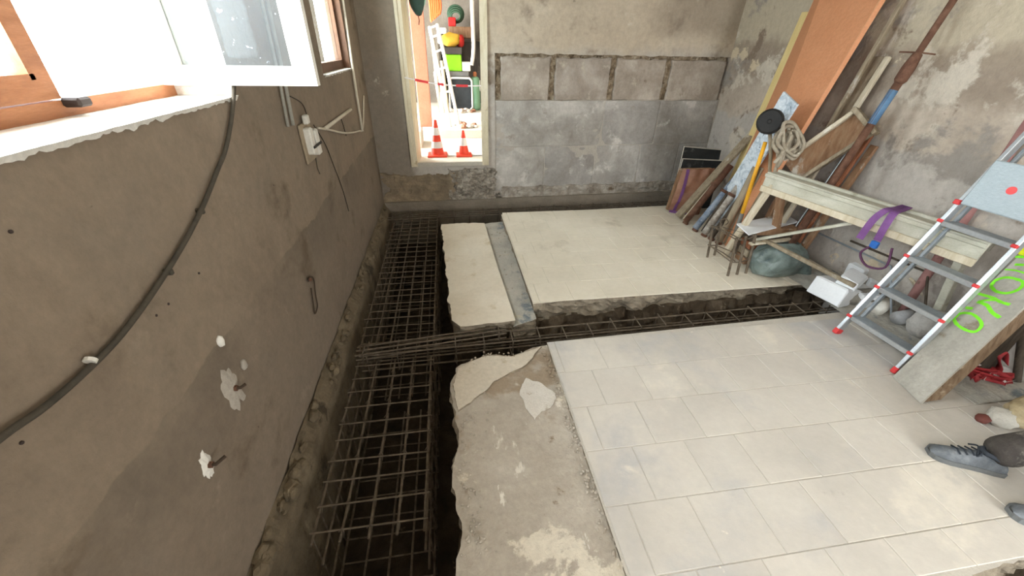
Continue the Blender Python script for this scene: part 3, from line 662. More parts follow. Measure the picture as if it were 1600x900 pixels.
# bolts and patches
M_RUST2 = pmat('dark_rust', [(58,48,40),(78,64,52)], 20, rough=.9, bump=.4)
def bolt(px, py, lab, ln, dr, patch=None, r=.006):
    p = PX(px, py, XL); t = thing('wall_bolt', lab, 'bolt', p)
    if patch:
        def fn(a, b):
            an = 2*pi*a; rr = b*patch*(1+.8*fbm(V((cos(an)*2, sin(an)*2, px))))
            return p+V((.010*(1-b*b)+.001, rr*cos(an)*.62, rr*sin(an)*1.25))
        MB().grid(fn, 36, 6).build('plaster_patch', M_SILL if patch < .06 else M_MORTAR, t, True)
    MB().tube([p+V((-.01, 0, 0)), p+V((.03, 0, 0)), p+V(dr)*ln], r, 8).build('pin', M_RUST2, t)
    MB().tube([p+V((.01, 0, 0)), p+V((.02, 0, 0))], r*1.9, 6).build('nut', M_RUST, t)
    return t
bolt(322, 727, 'rusty bolt sticking out of a white plaster patch', .05, (1, .5, .1), .045)
bolt(362, 607, 'rusty bolt in a crumbling grey hollow of the left wall', .045, (1, .3, .1), .075)
M_RUST2 = pmat('dark_rust', [(58,48,40),(78,64,52)], 20, rough=.9, bump=.4)
h = thing('wall_hook', 'long rusty iron hook hanging on the left wall', 'hook', PX(489, 470, XL))
MB().tube(spline(P_([(482,440),(484,433),(490,436),(493,460),(496,478),(492,490),(489,470),(486,450)], .012)), .004, 6).build('rod', M_RUST2, h, True)
MB().tube([PX(485, 437, XL-.01), PX(485, 437, XL+.03)], .010, 8).build('nail_head', M_RUST, h)
for q, lab in [((380,570), 'small round plaster plug above the crumbling hollow'), ((343,533), 'small pale chip of plaster on the dado line')]:
    p = PX(*q, XL); tag(MB().blob(p+V((.002, 0, 0)), (.010, .018, .024), .3, 2, 2, q[0]).build('plaster_plug', M_SILL if q[0] == 343 else M_MORTAR, None, True), lab, 'plaster')
for i, (q, lab) in enumerate([((243,493), 'small dark nail hole below the drooping cable, lower one'), ((262,475), 'small dark nail hole below the drooping cable, upper one'), ((310,427), 'small dark nail head right of the drooping cable'), ((15,362), 'dark knot of metal set high on the near left wall'), ((32,692), 'dark nail head under the cable at the picture edge')]):
    p = PX(*q, XL); tag(MB().lathe([(.0025, -.006), (.0042, .002), (.0036, .004), (.001, .005)], p, 8, (1, 0, 0)).build('nail', plain('dark_iron', (60, 50, 46)), None), lab, 'nail')
# ================================================================ ROOM BEYOND THE DOORWAY
struct(MB().box((-.452, BY(0)+.02, .30), (.472, 5.34, .4905)).build('floor_threshold', pmat('pale_cement', [(214,208,194),(226,220,206)], 3, bump=.12)), 'bright cement threshold in the doorway')
struct(MB().box((-1.5, 5.34, .30), (1.7, 9.0, .49)).build('floor_beyond', pmat('pale_cement', [(214,208,194),(226,220,206)], 3, bump=.12), None), 'bright cement floor beyond the doorway')
M_YARD = pmat('shed_wall', [(120,110,98),(146,136,122)], 2.5, bump=.4)
struct(wall(lambda u, v, d: V((-1.4-d, u, v)), (5.3, 9.0), (.3, 2.9), [(5.7, 7.3, .5, 2.5)], .15, step=.3).build('wall_beyond_left', M_YARD), 'side wall of the storeroom with an open bay')
struct(wall(lambda u, v, d: V((u, 8.6+d, v)), (-1.5, 1.7), (.3, 2.9), [], .15, step=.2, amp=.012).build('wall_beyond_back', M_YARD), 'grey rear wall of the storeroom')
struct(wall(lambda u, v, d: V((1.5+d, u, v)), (5.3, 9.0), (.3, 2.9), [], .15, step=.3).build('wall_beyond_right', M_YARD), 'right wall of the storeroom')
struct(MB().box((-1.6, 5.34, 2.85), (1.8, 9.1, 2.95)).build('ceiling_beyond', M_CEIL), 'roof over the storeroom')
M_LIME = pmat('whitewash', [(222,214,198),(234,228,214)], 4, bump=.3)
struct(MB().bevbox((.2, 6.85, .55), (2.4, .70, .13), None, .01).build('step_1', M_LIME), 'lower whitewashed step in the storeroom')
struct(MB().bevbox((.2, 7.9, .62), (2.4, 1.4, .27), None, .01).build('step_2', M_LIME), 'upper whitewashed step in the storeroom')
struct(MB().bevbox((-.62, 6.1, .6), (.5, .5, .22), None, .012).build('step_3', M_LIME), 'whitewashed block at the foot of the salmon board')
Z1, Z2 = .615, .755
def cone(px, py, zt, lab, s):
    b = PZ(px, py, .49); t = thing('traffic_cone', lab, 'traffic cone', b, 'traffic cones in the doorway')
    H = zt
    MB().bevbox(b+V((0, 0, .012)), (.25*s, .25*s, .024), None, .008).build('base', M_CONE, t)
    r = lambda k: (.088*(1-k)+.018*k)*s
    cuts = [.02/H, .24, .42, .60, .80, 1.0] if s > .95 else [.02/H, .42, .72, 1.0]
    for i in range(len(cuts)-1):
        a, c2 = cuts[i], cuts[i+1]; wh = i % 2
        MB().lathe([(r(a)+(.002 if wh else 0), a*H), (r(c2)+(.002 if wh else 0), c2*H)] + ([(.012, H+.004)] if c2 == 1 else []), b, 20).build('white_band' if wh else 'orange_band', M_CONEW if wh else M_CONE, t, False)
cone(684, 243, .43, 'taller orange and white traffic cone in the doorway', 1.0)
cone(725, 243, .31, 'shorter orange and white traffic cone in the doorway', .82)
# barrier tape across the doorway
ya = BY(-.4)-.03; A, B = PY(632, 121, ya), PY(752, 134, ya+.02)
tp = thing('barrier_tape', 'red and white barrier tape stretched across the doorway', 'tape', (A+B)/2)
ts = [0, .13, .30, .42, .50, .66, .82, 1.0]
for i in range(7):
    pts = [A.lerp(B, ts[i]+(ts[i+1]-ts[i])*k/3)+V((0, 0, -.03*sin(pi*(ts[i]+(ts[i+1]-ts[i])*k/3)))) for k in range(4)]
    MB().ribbon(pts, V((0, .35, .9)), .026 if i in (1, 3, 5) else .014, .001).build('tape_band', M_RED if i % 2 else M_CONEW, tp)
# salmon board
a = PY(652, 150, 6.2); b2 = PY(672, 150, 6.2)
tag(MB().bevbox(((a.x+b2.x)/2, 6.2, 1.6), (b2.x-a.x, .05, 1.78), None, .006).build('salmon_board', pmat('salmon_paint', [(206,124,96),(218,140,112)], 4, rough=.7, bump=.1)), 'tall salmon painted board behind the left door jamb', 'board')
# cap hanging at the top of the doorway
p = PY(651, 0, 5.3); cp = thing('hanging_cap', 'dark green cap hanging high on the left door jamb', 'cap', p+V((0, 0, -.15)))
MB().blob(p+V((0, 0, .05)), (.085, .05, .19), .06, 1.5, 3, 4).build('crown', plain('dark_green_cloth', (52, 72, 64), .9), cp, True)
MB().blob(p+V((.06, .03, .10)), (.05, .02, .16), .05, 1.5, 2, 7).build('lining', plain('mint_cloth', (150, 186, 170), .9), cp, True)
MB().tube([p+V((.0, -.01, -.13)), p+V((.01, -.01, -.18)), p+V((.0, 0, -.22))], .006).build('hook', M_RUST, cp)
# ladder of white tube
lb = thing('white_ladder', 'narrow white ladder leaning inside the storeroom', 'ladder', (PY(710, 200, 6.7)))
r1 = [PY(704, 201, 6.75), PY(684, 105, 7.15), PY(671, 42, 7.4)]; r2 = [PY(718, 203, 6.75), PY(697, 100, 7.15), PY(683, 38, 7.4)]
for rr in (r1, r2): rr[0].z = Z1; MB().tube(spline(rr), .028, 8).build('rail', M_WHITE, lb, True)
for k in (.12, .3, .48, .66, .84, .99):
    s1 = spline(r1, 20); s2 = spline(r2, 20); i = int(k*(len(s1)-1)); MB().tube([s1[i], s2[i]], .016, 6).build('rung', M_WHITE, lb)
def pbox(name, x0, y0, x1, y1, Y, dp, mt, lab, cat, bv=.012, zmin=None):
    a, b = PY(x0, y1, Y), PY(x1, y0, Y); z0 = a.z if zmin is None else zmin
    return tag(MB().bevbox(((a.x+b.x)/2, Y+dp/2, (z0+b.z)/2), (b.x-a.x, dp, b.z-z0), None, bv).build(name, mt), lab, cat)
for i, (x, y0_, w_, lab) in enumerate([(682, 112, .05, 'thick white pipe standing left of the white ladder'), (690, 95, .03, 'thin cream pole standing behind the white ladder'), (676, 60, .035, 'tan pole standing by the salmon board')]):
    p = PY(x, y0_, 7.35); tag(MB().tube([V((p.x+.05, 7.25, Z2)), p], w_, 10).build('pole', [M_WHITE, M_CREAMW, M_GREYW][i], None, True), lab, 'pole')
# crate with a white frame
a, b = PY(703, 157, 7.4), PY(737, 122, 7.4); cr = thing('crate', 'black crate with a rounded white frame in the storeroom', 'crate', ((a.x+b.x)/2, 7.55, Z2))
MB().bevbox(((a.x+b.x)/2, 7.6, (Z2+b.z)/2), (b.x-a.x-.02, .36, b.z-Z2), None, .02).build('body', plain('black_plastic', (52, 56, 58), .5), cr)
fr = [V((a.x, 7.40, Z2+.05)), V((a.x+.04, 7.40, Z2+.02)), V((b.x-.04, 7.40, Z2+.02)), V((b.x, 7.40, Z2+.06)), V((b.x, 7.40, b.z-.04)), V((b.x-.04, 7.40, b.z)), V((a.x+.04, 7.40, b.z)), V((a.x, 7.40, b.z-.04))]
MB().tube(fr, .016, 8, closed=True).build('frame', M_WHITE, cr, True)
zc = b.z+.002
pbox('flat_case', 700, 112, 733, 121, 7.42, .34, plain('grey_plastic', (110, 108, 104)), 'flat grey case on top of the black crate', 'case', zmin=zc+.012)
a = PY(720, 112, 7.42)
pbox('lime_bin', 698, 85, 721, 112, 7.45, .26, plain('lime_plastic', (140, 210, 40), .5), 'lime green bin on the flat grey case', 'bin', zmin=a.z+.003)
pbox('white_box', 722, 97, 735, 112, 7.46, .2, M_WHITE, 'small white box beside the lime green bin', 'box', zmin=a.z+.003)
t_ = PY(710, 85, 7.45)
pbox('dark_tray', 695, 74, 722, 85, 7.40, .32, plain('dark_grey_plastic', (74, 68, 64)), 'dark grey tray on the lime green bin', 'tray', zmin=t_.z+.003)
t2 = PY(710, 74, 7.45)
p = PY(705, 68, 7.52); p.z = t2.z+.10; tag(MB().blob(p, (.15, .1, .10), .2, 2, 3, 3).build('yellow_bag', plain('yellow_cloth', (216, 170, 60), .8), None, True), 'crumpled yellow bag on the dark grey tray', 'bag')
p = PY(719, 70, 7.56); p.z = t2.z+.09; tag(MB().blob(p, (.07, .08, .09), .15, 2, 3, 8).build('red_bag', plain('red_cloth', (190, 48, 40), .8), None, True), 'small red bag beside the yellow bag', 'bag')
# gas bottle
a, b = PY(734, 157, 7.5), PY(748, 122, 7.5); cx = (a.x+b.x)/2+.02; rad = .085
g = thing('gas_bottle', 'pale green gas bottle behind the right door jamb', 'gas bottle', (cx, 7.55, Z2))
MB().lathe([(rad*.8, 0), (rad, .03), (rad, b.z-Z2-.05), (rad*.8, b.z-Z2), (.03, b.z-Z2+.02)], (cx, 7.55, Z2), 20).build('body', plain('mint_paint', (140, 186, 152), .5), g, True)
MB().lathe([(.03, 0), (.035, .05), (.02, .07)], (cx, 7.55, b.z+.02), 12).build('valve_cap', plain('orange_brown', (190, 120, 80)), g)
# shelf with things
sz = PY(720, 62, 7.95).z
shf = thing('wall_shelf', 'dark wooden shelf on the storeroom wall', 'shelf', (.35, 8.2, Z2))
MB().bevbox((.33, 8.2, sz), (.85, .6, .03), None, .004).build('board', M_DARKW, shf)
for sx in (-.07, .73): MB().bevbox((sx, 8.2, (Z2+sz)/2-.01), (.03, .6, sz-Z2-.02), None, .004).build('side_panel', M_DARKW, shf)
MB().bevbox((.33, 8.48, (Z2+sz)/2-.01), (.76, .02, sz-Z2-.03), None, .004).build('back_panel', M_DARKW, shf)
pbox('brown_carton', 702, 42, 737, 60, 7.97, .3, M_BRNW, 'brown carton on the dark shelf', 'carton', zmin=sz+.017)
t3 = PY(710, 42, 7.97)
pbox('red_can', 701, 27, 712, 42, 8.0, .12, plain('red_plastic_can', (196, 40, 36)), 'red canister on the brown carton', 'canister', zmin=t3.z+.004)
hp = PY(712, 22, 8.1); hr = thing('coiled_hose', 'coil of dark green hose on the storeroom wall', 'hose', hp)
for k in range(4): MB().tube([hp+V((cos(q)*(.13-.018*k), -.02*k, sin(q)*(.12-.02*k)-.01*k)) for q in [2*pi*i/20 for i in range(20)]], .015, 6, closed=True).build('loop', plain('green_hose', (62, 88, 66)), hr, True)
oc = thing('orange_cable', 'hank of orange cable hanging above the white ladder', 'cable', PY(677, 0, 7.3))
for k in range(5):
    x0_, x1_ = 669+3*k, 673+3.4*k
    MB().tube(spline([PY(x0_, -14, 7.3), PY(x0_+3, 10, 7.28), PY((x0_+x1_)/2+3, 34-3*k, 7.27), PY(x1_+2, 8, 7.28), PY(x1_-1, -14, 7.3)]), .017, 6).build('loop', plain('orange_rubber', (226, 104, 50)), oc, True)
p = PY(691, 56, 7.6); mc = thing('white_machine', 'white machine with a round black opening behind the ladder', 'machine', p+V((0, 0, -.12)))
MB().bevbox(p+V((0, .12, .0)), (.16, .2, .22), None, .02).build('housing', M_WHITE, mc)
MB().lathe([(.032, 0), (.036, .02), (.02, .025)], p+V((.005, .02, -.005)), 14, (0, -1, 0)).build('opening', M_BLACK, mc)
MB().bevbox(p+V((0, .12, -.17)), (.05, .06, .13), None, .01).build('stand', M_GREYW, mc)
st_ = [V((PY(738, 18, 7.0).x, 7.0, 2.86)), PY(738, 18, 7.0), PY(740, 75, 7.0), PY(737, 102, 7.0)]
tag(MB().tube(spline(st_), .028, 8).build('white_rail', M_WHITE, None, True), 'white bent rail hanging behind the right door jamb', 'rail')
for i in range(34):
    u = random.uniform(.04, .45); up = i % 2
    Y = random.uniform(7.22, 7.34) if up else random.uniform(6.58, 6.9); r = random.uniform(.02, .055)
    tag(MB().blob((u, Y, (Z2 if up else Z1)+r*.55), (r, r, r*.75), .3, 1.6, 2, i).build('rubble_stone', [plain('pale_stone', (190, 176, 160)), plain('brick_stone', (176, 124, 98)), plain('white_stone', (224, 218, 208))][i % 3]), ['loose stone in the rubble on the upper storeroom step', 'loose stone in the rubble on the lower storeroom step'][0 if up else 1], 'stone', ['rubble on the upper step', 'rubble on the lower step'][0 if up else 1])

# ================================================================ RIGHT-HAND CLUTTER
def lean(name, p, q, w, th, mt, lab, cat, side=(0, 1, 0), bv=.004, grp=None):
    """plank leaning from floor point p to wall point q, width along side"""
    p, q = V(p), V(q); d = (q-p).normalized(); s_ = V(side); s_ = (s_-d*s_.dot(d)).normalized(); n = s_.cross(d)
    return tag(MB().bevbox((p+q)/2, (w, (q-p).length, th), Matrix((s_, d, n)).transposed(), bv).build(name, mt), lab, cat, grp)
def zlean(x0, y, xt, zt, y2=None): return V((x0, y, 0.005)), V((xt, y if y2 is None else y2, zt))
# orange board: slightly twisted big veneered panel
BL, BR, TL, TR = V((3.04, 3.97, 0.0)), V((2.72, 3.25, 0.0)), V((3.42, 3.985, 2.66)), V((3.40, 3.21, 2.62))
ob = thing('orange_board', 'large orange veneered board leaning against the right wall', 'board', (BL+BR)/2)
def obf(a, b, d):
    p = BL.lerp(BR, a).lerp(TL.lerp(TR, a), b); n = (TL-BL).cross(BR-BL).normalized(); return p+n*d
MB().grid(lambda a, b: obf(a, b, 0.0), 6, 10).build('face_veneer', M_ORANGE, ob)
e = MB()
e.hexa([obf(0,0,.001), obf(0,0,.034), obf(1,0,.034), obf(1,0,.001)][::1], [obf(0,1,.001), obf(0,1,.034), obf(1,1,.034), obf(1,1,.001)])
e.build('core', M_ORANGEE, ob)
nb = (TL-BL).cross(BR-BL).normalized()
lean('pine_board', *zlean(3.13, 4.09, 3.42, 2.06), .13, .025, M_PINE, 'pale yellow pine board just left of the orange board', 'plank')
lean('narrow_plank', V((2.96, 3.17, .005)), V((3.44, 3.155, 2.3)), .035, .03, M_GREYW, 'grey plank edge just right of the orange board', 'plank')
lean('grey_plank', V((3.0, 3.18, .005)), V((3.44, 3.20, 1.72)), .15, .018, M_GREYW, 'grey weathered plank behind the pale edged one', 'plank')
lean('pale_plank', V((2.97, 3.09, .005)), V((3.43, 3.11, 1.72)), .045, .03, M_PALEW, 'pale edged narrow plank leaning right of the orange board', 'plank')
lean('brown_plank', V((3.13, 3.0, .005)), V((3.42, 2.98, 1.2)), .11, .025, M_REDW, 'red brown plank leaning low under the dusty channel', 'plank')
lean('brown_plank', V((3.15, 2.90, .005)), V((3.43, 2.89, 1.1)), .06, .03, M_BRNW, 'dusty brown plank leaning beside the rusty prop foot', 'plank')
lean('steel_strip', V((3.10, 3.07, .005)), V((3.38, 3.06, 1.02)), .014, .008, M_ALU, 'thin bright steel strip leaning among the low planks', 'strip')
# rusty props
def prop(x0, y, xt, zt, lab, mt, mt2, band=None, ptop=None):
    b = V((x0, y, 0)); q = ptop or V((xt, y, zt)); d = (q-b).normalized(); t = thing('steel_prop', lab, 'steel prop', b)
    L = (q-b).length; zc_ = .775*L if ptop else .95*L
    MB().bevbox(b+V((0, 0, .004)), (.11, .11, .008), None, .002).build('base_plate', mt, t)
    MB().tube([b+V((0, 0, .008)), b+d*zc_], .028, 12).build('outer_tube', mt, t, True)
    MB().tube([b+d*zc_, q], .022, 12).build('inner_tube', mt2, t, True)
    MB().lathe([(.028, 0), (.040, .02), (.042, .10), (.036, .15), (.030, .19)], b+d*(zc_-.15), 14, d).build('collar', mt, t, True)
    MB().tube([b+d*(zc_+.05)+V((-.06, .09, 0)), b+d*(zc_+.05)+V((.0, 0, 0)), b+d*(zc_+.05)+V((.02, -.10, -.01))], .006, 6).build('pin', M_RUST, t)
    if band: MB().tube([b+d*band[0], b+d*band[1]], .0286, 14).build('blue_band', M_BLUEP, t, True)
    return t
bp0 = V((2.93, 2.84, 0)); bT = PX(1490, 0, 3.39)
prop(2.93, 2.84, 3.41, 2.66, 'rusty steel prop with a blue painted band leaning on the right wall', M_RUST, M_RUST, (1.31, 1.55), bp0+(bT-bp0)*1.07)
q0 = PX(1600, 212, 3.42); 
prop(3.40, q0.y+.02, 3.435, 1.75, 'faded red steel prop half hidden behind the ladder platform', M_PINKP, M_PINKP)
# bundle of battens and tubes
lean('grey_batten', PZ(1058, 341)+V((0, 0, .02)), PY(1203, 178, 4.13), .11, .03, M_GREYW, 'long grey batten, leftmost of the leaning bundle', 'batten')
cols = [M_RUST, pmat('blue_grey_tube', [(92,104,122),(126,138,154),(160,168,178)], 14, rough=.7, bump=.3, patches=[((196,196,192), 16, .6, .66)]), pmat('plastered_tube', [(110,100,90),(160,152,142),(204,198,188)], 15, rough=.85, bump=.4), M_DARKW, M_GREYW]
names = ['rust brown', 'blue grey', 'plaster splashed', 'dark', 'grey wooden']
bs = [(1070, 350), (1085, 361), (1099, 369), (1110, 375), (1122, 381)]; tp_ = [(1142, 258), (1158, 268), (1168, 272), (1178, 278), (1182, 262)]
for i in (0, 1, 2, 3, 4):
    a = PZ(*bs[i]); b = PY(*tp_[i], a.y-.02)
    t = thing('leaning_tube', '%s tube in the leaning bundle, %s from the left' % (names[i], ['first', 'second', 'third', 'fourth', 'fifth'][i]), 'tube', a, 'tubes in the leaning bundle')
    MB().tube([a+V((0, 0, .03)), a.lerp(b, .5)+V((0, 0, .01)), b], .036 if i != 3 else .026, 10).build('shaft', cols[i], t, True)
    if i < 3: MB().tube([a+V((0, 0, .03))+(b-a)*.62, a+V((0, 0, .03))+(b-a)*.66], .042, 10).build('collar', M_RUST, t, True)
    MB().lathe([(.034, 0), (.036, .012), (.030, .03)], a, 10, (b-a)).build('foot', M_RUST, t)
a = PZ(1112, 356)+V((0, 0, .005)); b = PP(1236, 153, BL.lerp(TL, .5)-nb*.075, nb)
lean('speckled_board', a, b, .21, .022, M_SPECK, 'white and blue speckled board standing in the bundle', 'board', bv=.003)
lean('pale_batten', V((2.86, 3.62, .01)), PY(1222, 225, 3.6), .05, .03, M_PALEW, 'pale narrow batten right of the speckled board', 'batten')
for i, (f0, t0, w0, mt0, lab0) in enumerate([((1063, 346), (1131, 268), .045, M_PALEW, 'thin pale batten between the grey batten and the rust brown tube'), ((1092, 365), (1150, 280), .04, M_DARKW, 'thin dark batten between the blue grey and plaster splashed tubes'), ((1128, 384), (1190, 262), .05, M_GREYW, 'grey batten beside the yellow handled tool')]):
    a = PZ(*f0)+V((.05, .02, .012)); b = PY(*t0, a.y); lean('thin_batten', a, b, w0, .02, mt0, lab0, 'batten')
# yellow handled tool
a, b = PZ(1136, 392)+V((.03, 0, 0)), None; a.z = .0; b = PY(1196, 222, a.y)
yt = thing('yellow_handled_tool', 'long yellow handled tool leaning in front of the bundle', 'tool', a)
m1 = a.lerp(b, .38); MB().tube([m1, b], [.018, .016], 10).build('handle', M_YEL, yt, True)
MB().tube([a.lerp(b, .05), m1], [.022, .020], 10).build('socket', pmat('worn_steel', [(110,108,102),(140,136,128)], 10, rough=.6, metal=.4), yt, True)
MB().beam(a+V((0, 0, .002)), a.lerp(b, .17), .07, .012, (1, 0, 0)).build('blade', M_GREYW, yt)
# black disc on a stick
c0 = PY(1203, 190, 3.2); n_ = (CAM-c0).normalized(); n_ = (n_+V((-.45, 0, .1))).normalized()
bk = thing('black_disc_tool', 'round black rubber disc on a wooden stick above the bundle', 'tool', PY(1203, 272, 3.24))
MB().lathe([(.055, -.035), (.094, -.03), (.100, -.02), (.100, .012), (.092, .02), (.084, .014), (.02, .014), (.012, .02)], c0, 28, n_).build('disc', M_BLACK, bk, False)
base = V((2.70, 3.24, .0)); MB().tube([PY(1203, 205, 3.22), PY(1204, 240, 3.23), PY(1202, 280, 3.24), base], .015, 8).build('stick', M_GREYW, bk, True)
# tangled rope
rp = thing('rope_tangle', 'tangle of pale dusty rope hung over the dusty channel', 'rope', PY(1235, 250, 3.3))
random.seed(21)
for k in range(9):
    cx_, cy_ = 1232+random.uniform(-9, 10), 222+random.uniform(-10, 12); ph = random.uniform(0, 6); rx, ry = random.uniform(8, 17), random.uniform(16, 30)
    MB().tube([PY(cx_+rx*cos(q+ph)*(1+.15*sin(3*q)), cy_+ry*sin(q+ph*.4), 3.26+-.02*sin(2*q+k)-.014*k-.06) for q in [2*pi*i/22 for i in range(22)]], .015, 6, closed=True).build('rope_loop', M_ROPE, rp, True)
MB().tube(spline([PY(1225, 235, 3.2), PY(1214, 258, 3.15), PY(1208, 275, 3.12), PY(1197, 290, 3.12), PY(1196, 305, 3.12)]), .013, 6).build('rope_end', M_ROPE, rp, True)
random.seed(11)
# dusty channel
a, b = PY(1236, 268, 3.2), PX(1350, 192, 3.28)
ch = thing('dusty_channel', 'dusty wooden channel propped at a slant over the trestle', 'timber', (a+b)/2)
d = (b-a).normalized(); upv = ((CAM-(a+b)/2).normalized()+V((0, 0, .35))).normalized(); sd = d.cross(upv).normalized(); uv = sd.cross(d)
R_ = Matrix((sd, d, uv)).transposed(); L = (b-a).length; cc = (a+b)/2
MB().bevbox(cc, (.20, L, .022), R_, .003).build('web', M_BRNW, ch)
for k in (-1, 1): MB().bevbox(cc+sd*.11*k+uv*.03, (.03, L, .08), R_, .004).build('flange', M_GREYW if k > 0 else M_PALEW, ch)
MB().bevbox(b+d*.015+uv*.02, (.26, .035, .15), R_, .005).build('end_block', M_GREYW, ch)
lean('channel_prop', V((2.98, 3.25, .005)), a+V((.02, 0, -.02)), .05, .05, M_BRNW, 'short brown post under the slanting channel', 'post')
# trestle
tr = thing('trestle', 'long pale green wooden trestle standing behind the ladder', 'trestle', (3.1, 2.6, 0))
A0, B0 = V((2.846, 3.125, .829)), V((3.345, 1.79, .755)); dd = (B0-A0).normalized(); sx = V((-dd.y, dd.x, 0))
if sx.x > 0: sx = -sx
def tb(o0, w_, h_, z, nm, mt): MB().beam(A0+sx*o0+V((0, 0, z)), B0+sx*o0+V((0, 0, z)), w_, h_, (0, 0, 1)).build(nm, mt, tr)
tb(0.0, .03, .10, -.02, 'rear_rail', M_TREST); tb(.075, .125, .022, .0, 'top_board', M_TREST); tb(.155, .034, .17, -.055, 'front_rail', M_TREST); tb(.18, .016, .03, .005, 'edge_bead', M_TREST); tb(.183, .022, .05, -.11, 'lower_lip', M_PALEW)
for k, (u0, spx) in enumerate(((.05, 1), (.93, 1))):
    p = A0.lerp(B0, u0)
    if k: MB().beam(p+sx*.02+V((0, 0, -.07)), V((3.40, p.y-.05, 0)), .045, .05, (0, 1, 0)).build('leg', M_TREST, tr); continue
    MB().beam(p+sx*.15+V((0, 0, -.06)), V((p.x-.26, p.y+.10, 0)), .045, .05, (0, 1, 0)).build('leg', M_PALEW, tr)
    MB().beam(p+V((0, 0, -.05)), V((p.x+.14, p.y-.06, 0)), .045, .07, (0, 1, 0)).build('leg', M_BRNW, tr)
MB().beam(PZ(1182, 374, .30), PY(1350, 345, 2.34), .045, .022, (0, 0, 1)).build('brace', M_TREST, tr)
MB().beam(PZ(1192, 374, .30), PZ(1336, 447, .20), .035, .03, (0, 0, 1)).build('brace', M_GREYW, tr)
MB().beam(PZ(1172, 381, .28), PZ(1236, 374, .28), .045, .02, (0, 0, 1)).build('brace', M_PALEW, tr)
# purple strap over the trestle
us = A0.lerp(B0, .66); t = thing('purple_strap', 'purple ratchet strap looped over the trestle', 'strap', us)
q = us+sx*.205
for k, (dx, drop) in enumerate(((0, .17), (-.10, .20))):
    ex = dd*dx
    MB().ribbon(spline([us+ex*.2+sx*-.02+V((0, 0, .04)), us+ex*.3+sx*.08+V((0, 0, .035)), us+ex*.5+sx*.19+V((0, 0, .03)), us+ex*.8+sx*.225+V((0, 0, -.05)), us+ex+sx*.23+V((0, 0, -drop))]), [dd]*17 if False else dd, .045, .004).build('webbing', M_PURP, t)
bp = us+sx*.235+V((0, 0, -.2)); MB().bevbox(bp+dd*.0, (.03, .05, .05), None, .006).build('buckle', M_BLUEB, t)
MB().tube(spline([bp+V((0, 0, .0)), bp+dd*-.05+V((0, 0, -.09)), bp+dd*.02+V((0, 0, -.16)), bp+dd*.12+V((0, 0, -.12)), bp+dd*.10+V((0, 0, 0.02))]), .008, 6).build('cord', plain('dark_purple', (92, 54, 84)), t, True)
# dark panels and brown plastic wrap at the back
def upright(name, pts, Y, th, mt, lab, cat, ym=None):
    """flat panel standing near plane Y traced by its corners"""
    f = [PY(x, y, Y if y > 300 else (ym or Y)) for x, y in pts]
    return MB().hexa(f, [p+V((0, th, 0)) for p in f])
pn = thing('black_sheet', 'taller black panel standing behind the brown plastic', 'panel', PY(1075, 322, 4.55))
upright('p', [(1046, 325), (1105, 330), (1127, 234), (1069, 229)], 4.55, .02, None, '', '').build('sheet', M_BLKP, pn)
MB().tube([PY(1046, 325, 4.54), PY(1069, 229, 4.54), PY(1127, 234, 4.54)], .007, 6).build('edge_strip', M_PEDGE, pn)
pn = thing('black_sheet', 'lower black panel with a pale edge behind the brown plastic', 'panel', PY(1080, 325, 4.46))
upright('p', [(1044, 329), (1105, 335), (1128, 252), (1067, 248)], 4.46, .02, None, '', '').build('sheet', M_BLKP, pn)
MB().tube([PY(1044, 329, 4.45), PY(1067, 248, 4.45), PY(1128, 251, 4.45)], .007, 6).build('edge_strip', M_PEDGE, pn)
bw = thing('wrapped_panel', 'panel wrapped in crumpled brown plastic with a purple strap', 'panel', PZ(1068, 332))
c4 = [PZ(1045, 330), PZ(1085, 338), None, None]; Yb = 4.36
def bwf(a, b, d):
    l = PY(1045+(1068-1045)*b, 330-66*b, Yb); r_ = PY(1092+(1118-1092)*b, 337-74*b, Yb-.12)
    p = l.lerp(r_, a); return p+V((0, -.02*fbm(V((a*4, b*5, 1)))*2+d+.03*(abs(a-.5)*2)**3, .012*fbm(V((a*7, 0, 3)))*2*(b > .95)))
MB().grid(lambda a, b: bwf(a, b, -.02), 20, 20).build('plastic_sheet', M_BRNPL, bw, True)
MB().hexa([bwf(0,0,.02), bwf(1,0,.02), bwf(1,0,.06), bwf(0,0,.06)], [bwf(0,.97,.02), bwf(1,.97,.02), bwf(1,.97,.06), bwf(0,.97,.06)]).build('core_panel', M_BRNW, bw)
MB().ribbon([bwf(.12+.06*sin(b*3), b, -.035) for b in [i/12 for i in range(13)]], V((1, -.2, 0)), .035, .003).build('purple_band', M_PURP, bw)
MB().ribbon([bwf(a, .015, -.04) for a in [i/8*.55 for i in range(9)]], V((0, -.3, 1)), .035, .003).build('purple_band', M_PURP, bw)
# short rebar starter cage
rc = thing('rebar_starter', 'small rusty rebar frame standing on the far slab edge', 'rebar', PZ(1135, 418))
ft = [(1105, 402), (1116, 399), (1137, 431), (1151, 429), (1165, 427)]; tops = []
for (x, y), (tx, ty) in zip(ft, [(1114, 352), (1127, 349), (1151, 372), (1166, 369), (1181, 366)]):
    a = PZ(x, y); b = PY(tx, ty, a.y+.04); tops.append((a, b)); MB().tube([a, a.lerp(b, .5)+V((.003, 0, 0)), b], .0115, 7).build('bar', M_REBAR, rc)
for f_ in (.93, .35):
    c5 = [tops[i][0].lerp(tops[i][1], f_) for i in (0, 1, 4, 3, 2)]
    MB().tube([p+V((0, 0, .01*(-1)**i)) for i, p in enumerate(c5)], .0055, 6, closed=True).build('stirrup', M_REBAR, rc)
    MB().tube([c5[0]+V((-.02, 0, .02)), c5[0].lerp(c5[4], .5)+V((.03, 0, .015)), c5[4]+V((.03, -.01, .02))], .005, 6).build('stirrup', M_REBAR, rc)
